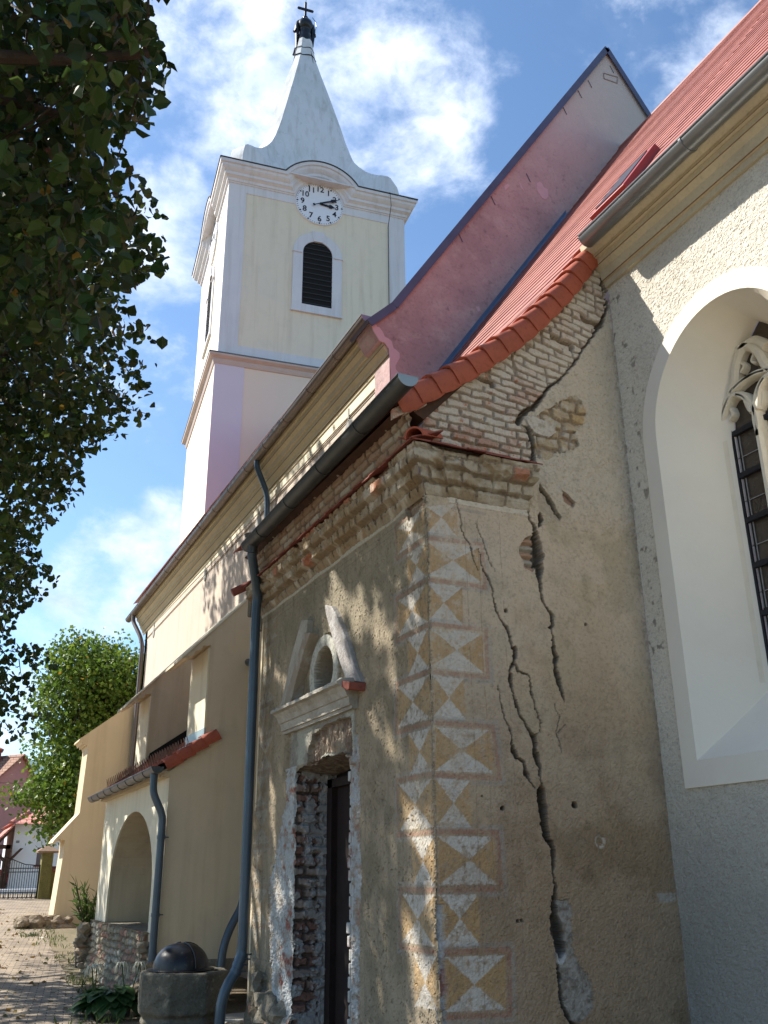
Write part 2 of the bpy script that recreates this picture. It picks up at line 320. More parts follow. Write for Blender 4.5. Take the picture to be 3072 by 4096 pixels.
def gridwall(name,kind,fixed,u0,u1,v0,v1,du,fn,mat_,parent,keep=None):
    us=np.arange(u0,u1+du*.5,du); vs=np.arange(v0,v1+du*.5,du); U,Vv=np.meshgrid(us,vs); U=U.astype(np.float32); Vv=Vv.astype(np.float32)
    h,c=fn(U,Vv)      # outward height (m), colour
    P=np.empty(U.shape+(3,),np.float32)
    if kind=='Y': P[...,0]=U; P[...,1]=fixed-h; P[...,2]=Vv        # faces -Y
    else: P[...,0]=fixed-h; P[...,1]=U; P[...,2]=Vv               # faces -X
    n=len(us); m=len(vs); I=np.arange(n*m).reshape(m,n)
    f=np.stack([I[:-1,:-1],I[:-1,1:],I[1:,1:],I[1:,:-1]],-1).reshape(-1,4)
    if kind=='X': f=f[:,::-1]
    if keep is not None:
        k=keep(U,Vv); kk=(k[:-1,:-1]&k[:-1,1:]&k[1:,1:]&k[1:,:-1]).ravel(); f=f[kk]
    return mesh_np(name,P.reshape(-1,3),f,mat_,parent,c.reshape(-1,3),smooth=False)
# --- verge (roof edge) profile in the side plane
VERGE=[(2.92,5.24),(3.14,5.38),(3.65,5.76),(4.19,6.24),(4.65,6.75),(5.08,7.34),(5.35,7.75)]
vz=lambda x: np.interp(x,[p[0] for p in VERGE],[p[1] for p in VERGE])
# --- side-wall cracks
CR=[]
def cr(z,pts,px,deep=.13):   # widths in zoomed pixels -> metres
    P=S(z,*pts); k={z6:.452,z2:.4219,z3:.4822,z4:.4822}[z]; W=[w*k*.0021*1.18+.002 for w in px]; CR.append((P,W,deep))
cr(z6,[(1660,0),(1600,70),(1500,170),(1420,230),(1350,330),(1290,395),(1190,450),(1160,545)],[10,14,18,24,30,50,46,30],.12)
cr(z6,[(1200,560),(1240,580),(1270,640),(1295,740),(1292,870)],[20,30,42,46,44],.14)
cr(z6,[(1345,1090),(1440,1220),(1525,1370)],[14,26,10],.08)
cr(z2,[(1190,270),(1225,400),(1265,490),(1285,560),(1300,640),(1315,740),(1310,820),(1325,900),(1330,1000),(1340,1100),(1360,1200),(1425,1305),(1442,1350),(1440,1430),(1415,1450),(1450,1540),(1456,1659)],[8,12,24,50,60,80,85,80,36,22,18,22,34,14,16,14,16],.16)
cr(z2,[(1320,380),(1330,430),(1310,500)],[30,50,12],.1)
cr(z3,[(1465,-80),(1478,0),(1500,60),(1490,120),(1500,180),(1530,300),(1565,420)],[8,24,40,36,30,36,10],.07)
cr(z2,[(530,240),(555,330),(585,440),(590,530),(640,610),(680,700),(700,800),(738,905)],[4,5,7,7,7,6,6,3],.03)
cr(z2,[(720,450),(760,560),(800,660),(830,740),(860,830),(890,915)],[3,4,4,4,4,2],.02)
cr(z2,[(750,700),(770,830),(798,920),(830,980),(880,1080),(888,1200),(920,1290),(960,1370),(1020,1450),(1040,1530),(1075,1640),(1100,1660)],[3,5,8,12,8,10,14,10,26,20,20,20],.10)
cr(z3,[(1165,-20),(1160,90),(1130,150),(1127,240),(1150,360),(1190,520),(1250,620),(1290,690),(1320,720),(1330,800),(1335,880),(1360,960),(1370,1050),(1385,1150)],[24,22,10,24,12,20,14,22,44,32,46,28,10,16],.12)
cr(z3,[(1375,1165),(1382,1260),(1400,1350),(1400,1450),(1425,1560),(1460,1630)],[56,66,56,50,50,26],.16)
cr(z3,[(1160,90),(1190,170),(1280,210),(1295,330),(1330,500),(1375,600),(1370,690),(1320,700)],[20,14,8,9,7,5,4,4],.05)
cr(z3,[(1025,290),(1045,450),(1070,560),(1130,680),(1132,770),(1150,840),(1180,900),(1230,935),(1245,1020),(1290,1090),(1330,1160)],[3,5,7,7,12,36,20,16,34,10,6],.08)
cr(z4,[(1462,150),(1478,300),(1478,400),(1496,500),(1496,600),(1500,700),(1500,810),(1520,900),(1540,960),(1560,1080)],[34,34,12,14,34,50,80,90,90,50],.15)
cr(z4,[(1520,1180),(1530,1250),(1550,1400),(1570,1500),(1620,1630),(1680,1700)],[16,24,24,28,34,30],.10)
cr(z3,[(1580,620),(1510,700),(1530,760),(1550,850)],[3,4,4,2],.02); cr(z3,[(1480,440),(1500,500),(1530,560),(1500,690)],[2,3,3,2],.02)
CR.append(([toS(p) for p in ((2385,1045),(2408,1090),(2412,1137),(2432,1175),(2430,1230),(2404,1300),(2380,1335),(2335,1392),(2300,1452))],[.05,.03,.035,.06,.03,.045,.02,.022,.02],.10))
HOLES=[(S(z2,(1002,1285))[0],.016),(S(z3,(1055,1312))[0],.018),(S(z3,(1655,1285))[0],.026),(toS((2342,2498)),.016),(S(z3,(885,1212))[0],.008),(S(z4,(1180,805))[0],.012),(S(z4,(1215,800))[0],.010)]
# --- painted quoin blocks: [TL,TR,BR,BL,centre] traced on the side wall
QB=[(z2,(250,300),(540,270),(550,590),(250,560),(395,400),'n'),
 (z2,(262,630),(748,688),(770,1027),(250,955),(500,812),'w'),(z2,(252,1020),(585,1068),(602,1425),(265,1385),(415,1212),'n'),
 (z2,(268,1450),(785,1503),(843,1712),(258,1659),(545,1650),'wt')]
QB2=[(z3,(470,205),(735,240),(758,582),(470,565),(615,395),'n'),
 (z3,(500,640),(945,668),(1000,1030),(500,1000),(720,830),'w'),(z3,(495,1062),(788,1084),(805,1472),(500,1470),(650,1270),'n'),
 (z4,(508,100),(985,106),(1010,500),(525,507),(782,297),'w'),(z4,(530,590),(855,583),(872,1010),(545,1020),(700,785),'n'),
 (z4,(580,1105),(1078,1085),(1092,1540),(580,1560),(826,1333),'w')]
QUADS=[]
for q in QB+QB2:
    z=q[0]
    if q[-1]=='wt':
        a=S(z2,(268,1450),(785,1503)); b=S(z3,(912,190),(442,145)); c=S(z3,(680,0))
        QUADS.append((a[0],a[1],b[0],b[1],c[0],'w'))
    else:
        P=S(z,*q[1:6]); QUADS.append((*P,q[-1]))
C_WHITE=(.60,.56,.50); C_OCH=(.47,.30,.14); C_RED=(.36,.16,.12); C_GREY=(.33,.32,.30)
def wear(u,v,seed,lo=.35,hi=.6): return 1-.75*sstep(lo,hi,fbm(u,v,22,seed,4,.65))
def paint(u,v,c,quads,fade=1.0):
    wr=np.clip(1.08-.75*sstep(.48,.72,fbm(u,v,26,91,5,.7))-.35*fbm(u,v,90,95,2)-.25*sstep(.48,.66,fbm(u,v,5,97,4)),0,1)*fade
    jit=(fbm(u,v,35,77,3)-.5)*.012
    for (tl,tr,br,bl,ce,k) in quads:
        q=[tl,tr,br,bl]
        m=bb(u,v,q,.09)
        if not m.any(): continue
        uu=(u+jit)[m]; vv=(v+jit)[m]; w_=(wr[m] if tl[0]<9 else wr[m]*.35); cc=c[m]
        if k=='w':
            # red then grey frame outside the panel
            sg=1 if tr[0]>tl[0] else -1
            for (o,th,colr,al) in ((.018,.030,C_RED,.55),(.052,.030,C_GREY,.5)):
                def off(P,dx,dy): return (P[0]+sg*dx,P[1]+dy)
                a=o-.004; b=o+th
                for strip in ([off(tl,0,a),off(tr,a,a),off(tr,b,b),off(tl,0,b)],[off(bl,0,-a),off(br,a,-a),off(br,b,-b),off(bl,0,-b)],[off(tr,a,a),off(tr,b,b),off(br,b,-b),off(br,a,-a)]):
                    cc=mixc(cc,colr,inpoly(uu,vv,strip)*w_*al)
        cc=mixc(cc,C_OCH,(inpoly(uu,vv,[tl,ce,bl])|inpoly(uu,vv,[tr,br,ce]))*w_*.85)
        cc=mixc(cc,C_WHITE,(inpoly(uu,vv,[tl,tr,ce])|inpoly(uu,vv,[bl,ce,br]))*w_*.95)
        c[m]=cc
    return c
BRICKPOLY=S(z6,(230,560),(300,430),(330,200),(480,140),(640,40))+[(4.05,6.12),(4.5,6.62),(4.98,7.25)]+[toS(p) for p in ((2395,1060),(2412,1137),(2430,1208),(2400,1309),(2335,1395))]+S(z6,(1655,0),(1600,60),(1500,165),(1420,225),(1340,330),(1260,400),(1180,440),(1165,555),(1230,600),(1262,660),(1270,740),(1265,880),(1000,850),(400,700))
STONEPOLY=S(z6,(1310,560),(1340,450),(1480,380),(1560,330),(1659,290),(1720,340),(1760,430),(1750,520),(1659,620),(1700,740),(1580,790),(1480,800),(1430,860),(1320,840),(1290,700),(1240,570))
def sidefn(u,v):
    f1=fbm(u,v,3.2,11,5,.6); f2=fbm(u,v,30,21,4,.65); f3=fbm(u,v,90,31,3,.6)
    low=1-sstep(1.3,3.9,v+.5*(f1-.5))                       # lower wall has lost its limewash and shows coarse brown render
    c=np.empty(u.shape+(3,),np.float32); c[:]=(.58,.465,.34)
    c=mixc(c,(.34,.24,.15),low*.92)
    c=mixc(c,(.25,.17,.10),low*sstep(.46,.62,fbm(u,v,2.2,41,5,.6))*.75)
    c=mixc(c,(.42,.35,.24),(1-low)*sstep(.45,.65,f1)*.7)
    c=mixc(c,(.50,.37,.22),sstep(.5,.66,fbm(u,v,1.7,43,4))*.35*(v<3.9)*(1-low*.6))
    zl=toS((1909,3500)); 
    pale=sstep(.55,.2,np.abs(u-3.55))*(v<4.4)*.35*(1-low*.6); c=mixc(c,(.55,.45,.35),pale)
    h=(f2-.5)*.010+(f3-.5)*(.004+.010*low)+(fbm(u,v,1.6,61,3)-.5)*.03
    pits=sstep(.72,.80,fbm(u,v,60,71,3))*(.25+.6*low); h-=pits*.006; c=mixc(c,(.16,.12,.08),pits*.4)
    # setting-out lines scratched by the painters
    # white band under the cornice
    zt=4.475
    band=(v<zt)&(v>zt-.075)&(u>3.33+.15*f1)&(u<4.16); c=mixc(c,(.66,.60,.50),band*.8); h+=band*.006
    thinl=(v<zt-.10)&(v>zt-.125)&(u>3.42)&(u<3.75); c=mixc(c,(.38,.33,.29),thinl*.6)
    c=paint(u,v,c,QUADS)
    for xx in (3.545,3.66,3.87):
        ln=(np.abs(u-xx-(fbm(u*0,v,2,5,2)-.5)*.012)<.0035)&(v<4.3)&(v>.3); c=mixc(c,(.25,.17,.12),ln*.45*(f2>.42))
    # upper plaster right of the break
    up=(v>4.35)&(u>3.9); c=mixc(c,(.56,.49,.39),up*sstep(4.3,4.7,v)*.8); h+=up*sstep(.45,.7,f2)*.006
    # brickwork
    e,idb=bricks(u,v-4.745+(u-3.6)*(.03+.15*sstep(5.1,5.9,v)),.077,.225,.009,300,.014); bm_=inpoly(u+(f2-.5)*.05,v+(f3-.5)*.03,BRICKPOLY)
    ero=(fbm(u,v,16,331,4,.7)-.5)*.026
    prof=sstep(-.003,.012,e+ero)
    hb=-.034+prof*(.018+.018*idb)+(f3-.5)*.008; 
    # slipped courses along the diagonal break: brick ends stand proud
    cb=np.empty(u.shape+(3,),np.float32); cb[:]=(.60,.52,.43)
    redb=sstep(.60,.80,idb+.35*(fbm(u,v,11,351,4)-.5))*(.35+.65*sstep(6.0,5.0,v)); cb=mixc(cb,(.42,.22,.15),redb*.75); cb=mixc(cb,(.56,.47,.36),sstep(.4,.6,fbm(u,v,3,357,3))*.5)
    cb=mixc(cb,(.46,.17,.09),sstep(.66,.74,fbm(u,v,18,361,4,.6))*(v<5.7)*.9)
    cb=mixc(cb,(.60,.54,.45),sstep(.52,.66,fbm(u,v,9,371,4,.6))*.6)
    cb=mixc(cb,(.33,.26,.19),(1-prof)*.85); 
    miss=(np.random.default_rng(9).random((1024,))[(idb*1023).astype(int)]>.955)&(v<6.8); hb-=miss*.05
    h=np.where(bm_,hb,h); c=np.where(bm_[...,None],cb,c)
    # exposed rubble stones
    st=inpoly(u+(f2-.5)*.06,v+(f3-.5)*.05,STONEPOLY)
    su=u+(fbm(u,v,6,400,3)-.5)*.1; sv=v+(fbm(u,v,6,410,3)-.5)*.08; e2,id3=bricks(su,sv,.115,.20,.014,420,.02)
    pr=sstep(-.004,.02,e2+(f2-.5)*.02); hs_=-.03+pr*(.014+.02*id3)+(f2-.5)*.02
    cs=np.empty(u.shape+(3,),np.float32); cs[:]=(.47,.37,.25); cs=mixc(cs,(.52,.36,.18),sstep(.55,.8,id3)); cs=mixc(cs,(.40,.33,.25),sstep(.75,.9,id3)); cs=mixc(cs,(.52,.46,.37),sstep(.5,.66,fbm(u,v,12,430,4)))
    cs=mixc(cs,(.28,.21,.14),(1-pr)*.8)
    h=np.where(st,hs_,h); c=np.where(st[...,None],cs,c)
    # one big pale stone beside the crack
    big=inpoly(u+(f2-.5)*.02,v+(f3-.5)*.02,S(z6,(1215,500),(1275,475),(1350,510),(1475,565),(1480,630),(1420,670),(1310,640),(1250,590)))
    h=np.where(big,.02+(f2-.5)*.015,h); c=np.where(big[...,None],mixc(c*0+np.array((.56,.50,.42),np.float32),(.45,.38,.3),sstep(.5,.7,f2)),c)
    # mortar-filled lower break
    lp=inpoly(u+(f2-.5)*.07,v+(f1-.5)*.05,S(z4,(1500,640),(1620,640),(1640,760),(1640,1000),(1700,1150),(1800,1300),(1820,1480),(1780,1560),(1700,1640),(1560,1600),(1520,1400),(1500,1180),(1480,900)))
    h=np.where(lp,-.02+(f2-.5)*.03,h); c=np.where(lp[...,None],mixc(c*0+np.array((.36,.32,.27),np.float32),(.24,.20,.16),sstep(.45,.65,f2)),c)
    wp=inpoly(u,v,S(z4,(1530,1040),(1590,1030),(1600,1110),(1570,1170),(1530,1160))); c=mixc(c,(.55,.55,.55),wp*.8)
    # bricks showing at the widest tear
    tb=inpoly(u,v,S(z2,(1285,560),(1185,600),(1125,690),(1135,760),(1165,800),(1180,880),(1260,920),(1290,850),(1290,700)))
    tbr=((v*1000/62).astype(int)&1); h=np.where(tb,-.05+.03*sstep(.1,.5,np.abs(((v/.062)%1)-.5)*-1+.6)+(f2-.5)*.02,h); c=np.where(tb[...,None],mixc(c*0+np.array((.40,.36,.29),np.float32),(.46,.27,.17),(tbr==1)*.8),c)
    rp=inpoly(u,v,S(z6,(1540,1130),(1560,1230),(1640,1290),(1659,1240),(1600,1180))); h=np.where(rp,-.035,h); c=np.where(rp[...,None],mixc(c,(.30,.14,.09),np.full(u.shape,.7)),c)
    # fallen plaster flap under the cornice
    fp=inpoly(u,v,S(z6,(1345,1085),(1530,1370),(1520,1400),(1340,1310),(1320,1200))); h=np.where(fp,-.02+(f2-.5)*.02,h); c=mixc(c,(.45,.37,.28),fp*.8)
    # patch of newer mortar in the corner, and a bumped patch
    rg=np.hypot(u-toS((2399,3365))[0],v-toS((2399,3365))[1]); ring=sstep(.055,.045,rg)*sstep(.028,.036,rg); c=mixc(c,(.60,.55,.46),ring*.7*(f2>.40)); h-=sstep(.055,.04,rg)*.012
    gp=inpoly(u+(f2-.5)*.03,v,[toS(p) for p in ((2627,3575),(2700,3570),(2700,3608),(2640,3612))]); c=mixc(c,(.42,.40,.36),gp*.6)
    # corner loss: grey-white mortar and bricks
    cl=(sstep(.075,.03,u-XA+(f1-.5)*.06+(f2-.5)*.05))*((v<1.45)*(v>.2))*(fbm(u*0,v,5,801,3)>.36); c=mixc(c,(.50,.52,.53),cl*.85); h-=cl*.03
    cl3=cl*sstep(.56,.62,fbm(u,v,12,803,3))*(v<1.05); c=mixc(c,(.30,.11,.08),cl3*.9)
    cl2=(sstep(.02,.0,u-XA-.012*f2)); h-=cl2*(.006+.012*(f2>.5)); c=mixc(c,(.50,.44,.36),cl2*.4*(v<4.3))
    # cracks
    ju=(fbm(u,v,24,500,5,.75)-.5)*.046; jv=(fbm(u,v,24,510,5,.75)-.5)*.046
    for (P,W,dp) in CR:
        d=crack(u+ju,v+jv,P,W)
        k=sstep(.004,-.006,d); h=h-k*dp*sstep(.004,-.02,d)*.6-k*.02; c=mixc(c,(.10,.08,.06),k*.85)
        rim=sstep(.012,.002,d)*(1-k); c=mixc(c,(.40,.32,.23),rim*.25)
    for ((a,b),r_) in HOLES:
        d=np.hypot(u-a,v-b)+(f2-.5)*.012; k=sstep(r_,r_-.006,d); h-=k*.05; c=mixc(c,(.05,.04,.03),k)
    # broken darker strip along the junction with the chancel
    jn=sstep(.06,0,XC-u)*(f2>.45); c=mixc(c,(.22,.18,.14),jn*.5)
    h=h-sstep(.03,.0,u-XA)*0
    return h,c.astype(np.float32)
chapel=empty('side_chapel',(XA+1,YA+2,0),'old cracked chapel of bare brick and stained plaster with a painted corner','chapel')
gridwall('side_wall','Y',YA,XA,XC,-.05,7.9,.0065,sidefn,m_wall,chapel,keep=lambda u,v: v<vz(u)+.02)
# --- front wall (door side)
DY0,DY1=toF((1402,3200))[0],toF((1189,3200))[0]
OVC=toF(zd((560,760))); 
DOORTOP=Fr(zd,(270,1890),(440,1800),(600,1730),(750,1700),(840,1745))
def frontfn(u,v):
    f1=fbm(u,v,3.0,111,5,.6); f2=fbm(u,v,28,121,4,.65); f3=fbm(u,v,80,131,3,.6)
    c=np.empty(u.shape+(3,),np.float32); c[:]=(.30,.245,.17)
    c=mixc(c,(.20,.165,.11),sstep(.45,.66,f1)*.8); c=mixc(c,(.36,.29,.20),sstep(.5,.7,fbm(u,v,1.4,141,4))*.6)
    c=mixc(c,(.26,.24,.18),sstep(3.0,4.3,v)*.5)
    streak=sstep(.55,.75,fbm(u*6,v*.5,3,151,4)); c=mixc(c,(.2,.17,.12),streak*.45)
    h=(f2-.5)*.009+(f3-.5)*.006+(fbm(u,v,1.5,161,3)-.5)*.04
    pits=sstep(.70,.80,fbm(u,v,60,171,3)); h-=pits*.008; c=mixc(c,(.13,.11,.075),pits*.4)
    band=(v<4.50)&(v>4.42); c=mixc(c,(.50,.48,.40),band*.8); h+=band*.008
    for zz in (4.36,4.31): c=mixc(c,(.18,.16,.13),(np.abs(v-zz)<.006)*.5)
    c=paint(u,v,c,FQ,.8)
    # bare patch near the corner top
    bp=inpoly(u+(f2-.5)*.1,v+(f1-.5)*.1,Fr(zb,(850,580),(870,680),(900,660),(940,600),(945,555),(900,500),(860,520))); h=np.where(bp,-.035+(f2-.5)*.04,h); c=mixc(c,(.28,.2,.14),bp*.7)
    # doorway margin: grey-white mortar and brick
    dl=u-DY1; wid=np.interp(v,[0,.9,1.5,1.9,2.3,2.6],[.42,.62,.80,.55,.30,.30]) 
    ml=(dl>-.02)&(dl<wid*(.75+.5*f1)+(f2-.5)*.12)&(v<2.62+.0*u)
    kk=fbm(u,v,10,811,4,.6)
    c=np.where(ml[...,None],mixc(mixc(c*0+np.array((.42,.43,.42),np.float32),(.34,.31,.27),sstep(.46,.6,kk)),(.30,.13,.10),sstep(.62,.7,kk)*(dl<.35)),c); h=np.where(ml,(f2-.5)*.035+.005,h)
    mr_=(u<DY0+.01)&(u>DY0-(.16+.10*f1)); c=np.where((mr_&(v<2.75))[...,None],mixc(mixc(c*0+np.array((.41,.41,.40),np.float32),(.33,.29,.24),sstep(.44,.56,kk)),(.32,.2,.15),sstep(.6,.7,kk)),c); h=np.where(mr_&(v<2.75),(f2-.5)*.05,h)
    # raised flat architrave either side and above
    ar=(u>DY0-.13)&(u<DY1+.16)&(v<3.02)&(v>2.5)|((u>DY1+.02)&(u<DY1+.17)&(v>2.0)&(v<3.0)); h=h+ar*.02; c=np.where(ar[...,None]&(v>2.62)[...,None],mixc(c*0+np.array((.37,.36,.30),np.float32),(.25,.23,.19),sstep(.45,.6,f1)),c)
    ov=inpoly(u+(f2-.5)*.10+(f1-.5)*.12,v+(f1-.5)*.12,Fr(zd,(380,1640),(440,1480),(560,1380),(740,1290),(880,1300),(890,1740),(740,1700),(600,1740),(440,1810),(360,1880))); c=np.where(ov[...,None],mixc(c*0+np.array((.34,.28,.21),np.float32),(.22,.16,.12),sstep(.45,.6,fbm(u*3,v*.6,8,821,4))),c); h=np.where(ov,-.03+(fbm(u*3,v*.7,10,831,4,.7)-.5)*.09,h)
    # oval niche
    a,b=.245,.235; rr=np.hypot((u-8.085)/a,(v-3.42-.0*u)/b); 
    ring=(rr<1.48)&(rr>=1); h=np.where(ring,.03+(f2-.5)*.01,h); c=np.where(ring[...,None],mixc(c*0+np.array((.48,.47,.41),np.float32),(.34,.32,.27),sstep(.45,.65,f2)),c)
    groove=(rr<1.55)&(rr>1.48); h=np.where(groove,-.01,h)
    hole=rr<1; h=np.where(hole,-.30*sstep(1,.90,rr),h); c=np.where(hole[...,None],mixc(c*0+np.array((.24,.21,.16),np.float32),(.12,.11,.11),sstep(3.38,3.24,v)),c)
    # rough stony foot
    ft=sstep(.55,.25,v+(f1-.5)*.5); h=h+ft*(fbm(u,v,6,841,4)-.3)*.16; c=mixc(c,(.25,.21,.16),ft*.7); c=mixc(c,(.3,.13,.09),ft*sstep(.6,.66,fbm(u,v,7,851,3)))
    cl2=sstep(.03,.0,u-YA-.02*f2); h-=cl2*.012*(f2>.45)
    return h,c.astype(np.float32)
# front paint: complementary widths, same rows
FQ=[]
ytl=lambda p: toF(p)[0]
rows=[(q[0][1],q[3][1],q[5]) for q in QUADS]
yw=toF(z3((205,1140)))[0]; yn=toF(z3((290,690)))[0]
for i,(zt_,zb_,k) in enumerate(rows):
    y1=yw if k=='n' else yn; y0=YA+.02; a=zt_; b=zb_
    FQ.append(((y0,a),(y1,a),(y1,b),(y0,b),((y0+y1)/2,(a+b)/2),'w' if k=='n' else 'n'))
    y2=YB-.02; y3=YB-(yw-YA) if k=='n' else YB-(yn-YA)
    FQ.append(((y2,a),(y3,a),(y3,b),(y2,b),((y2+y3)/2,(a+b)/2),'w' if k=='n' else 'n'))
def doorkeep(u,v):
    jl=(fbm(v*0,v,9,901,3)-.5)*.05; jr=(fbm(v*0,v,11,903,3)-.5)*.06
    xs=[p[0] for p in DOORTOP][::-1]; zs=[p[1] for p in DOORTOP][::-1]
    top=np.interp(u,xs,zs)+(fbm(u,v*0,14,905,3)-.5)*.05
    return ~((u>DY0+jr)&(u<DY1+jl)&(v<top))
gridwall('front_wall','X',XA,YA,YB,-.05,4.55,.0085,frontfn,m_wall,chapel,keep=doorkeep)
# upper front wall of bare brick between cornice and gutter, and the far return
def upfn(u,v):
    f2=fbm(u,v,28,221,4,.65); e,idb=bricks(u,v,.089,.262,.016,222,.006); pr=sstep(-.003,.012,e+(f2-.5)*.02)
    c=np.empty(u.shape+(3,),np.float32); c[:]=(.34,.24,.17); c=mixc(c,(.42,.36,.28),sstep(.5,.8,idb)); c=mixc(c,(.2,.15,.11),(1-pr)*.8)
    return -.03+pr*.03+(f2-.5)*.012,c
gridwall('upper_brick_wall','X',XA-.15,YA-.02,YB,4.72,5.24,.011,upfn,m_wall,chapel)
mb=MB(); mb.box(XA,XC,YB-.05,YB,-.05,5.3); mb.build('end_wall',m_beige,chapel)
mb=MB(); mb.box(XA+.45,XC,YA+.3,YB-.1,-.04,-.02); mb.box(XA+.4,XA+.42,DY0-.9,DY1+.9,0,3.4); m=mb.build('interior',m_dark,chapel)
# door reveal
def jambfn(u,v):
    f2=fbm(u,v,30,231,4,.65); e,idb=bricks(u,v,.095,.27,.018,232,.008); pr=sstep(-.003,.012,e+(f2-.5)*.03); k=fbm(u,v,9,233,4,.6)
    c=np.empty(u.shape+(3,),np.float32); c[:]=(.23,.13,.10); c=mixc(c,(.30,.25,.21),sstep(.4,.9,idb)); pl=np.maximum(sstep(.50,.56,k),(u>XA+.25+(k-.5)*.2)*1.)
    c=mixc(c,(.10,.08,.07),(1-pr)*.8); c=mixc(c,(.33,.33,.32),pl*.9); h=-.05+pr*.04*(.5+idb)+pl*.045*(1-pr*.4)+(f2-.5)*.02
    return h,c
XJ=onY(*z5((880,0)),DY1)[0]
gridwall('door_jamb','Y',DY1,XA,XA+.42,-.02,2.75,.008,jambfn,m_wall,chapel)
def archfn(u,v): return jambfn(v,u)
mb=MB(); rings=[]
for k in range(13):
    y=DY0-.02+(DY1-DY0+.04)*k/12; zt_=float(np.interp(y,[p[0] for p in DOORTOP][::-1],[p[1] for p in DOORTOP][::-1])); rings.append([(XA-.0,y,zt_+.03*random.random()),(XA+.2,y,zt_-.02+.03*random.random()),(XA+.43,y,zt_-.03)])
mb.loft(rings,False,False); mb.build('lintel',mat('rough_brick_lintel',(.15,.115,.09),mott=[(12,(.3,.26,.2),.45,.6)],bump=(20,.03)),chapel)
mb=MB(); mb.box(XA,XA+.42,DY0-.06,DY0-.02,0,2.6)
for k in range(26):
    z=.02+k*.098; o=random.uniform(-.02,.035); mb.box(XA-.012+random.uniform(-.01,.01),XA+.25,DY0-.03,DY0+.0+max(o,0),z,z+.082)
mb.build('brick_jamb',mat('mortared_brick_edge',(.42,.41,.38),mott=[(7,(.26,.15,.12),.5,.62)],bump=(25,.012)),chapel,bevel=.008)
mb=MB(); mb.box(XA+.30,XA+.36,DY1-.14,DY1-.02,0,2.5); mb.box(XA+.30,XA+.36,DY0,DY1-.02,2.42,2.50); mb.box(XA+.36,XA+.39,DY0,DY1,0,2.45)
mb.build('door',mat('old_dark_door',(.022,.012,.01),mott=[(6,.5,.4,.7)],rough=.8),chapel)
# entablature over the door
pr_=[(0,0),(.055,0),(.055,.028),(.075,.03),(.085,.10),(.10,.105),(.115,.15),(.15,.19),(.19,.20),(.19,.235),(.14,.262),(0,.285)]
p0=toF(zd((150,1490))); p1=toF(zd((930,1190))); ye0,ye1=DY0-.17,DY1+.30; zb0=2.93
ze=toF(zd((930,1200)))[1]
mb=MB(); rings=[]
n_=40
for k in range(n_+1):
    y=ye0+(ye1-ye0)*k/n_; rings.append([(XA-.01-a*(1+.0*random.random())-(0.012*random.random() if a>.1 else 0),y,ze+b-(.02*random.random() if b>.22 else 0)) for a,b in pr_])
mb.loft(rings,True,True); mb.build('entablature',m_stonelt,chapel)
def slab(name,pts,th,m_,z=zd,base=0,bev=.008):
    P=Fr(z,*pts); mb=MB(); mb.prism([(XA+.02,y,zz) for y,zz in P],(-(th+.02),0,0)); return mb.build(name,m_,chapel,bevel=bev)
slab('pediment_moulding',[(75,1330),(150,1040),(240,620),(350,230),(420,225),(400,430),(320,700),(230,1000),(150,1310)],.06,m_stonelt)
slab('pediment_moulding',[(160,1300),(250,960),(345,650),(425,370),(490,370),(470,440),(440,520),(330,900),(250,1260)],.10,mat('brown_worn_stone',(.30,.25,.19),mott=[(6,(.42,.39,.33),.5,.7)],bump=(20,.02)))
slab('pediment_moulding',[(600,60),(680,75),(740,190),(860,480),(940,760),(1010,910),(905,900),(870,960),(780,720),(700,470),(650,290),(612,150)],.05,mat('worn_grey_moulding',(.34,.31,.29),mott=[(7,(.45,.44,.42),.5,.65)],bump=(22,.02)))
slab('pediment_stub',[(905,905),(1015,915),(1010,1000),(985,1010),(900,965)],.16,m_tileold)
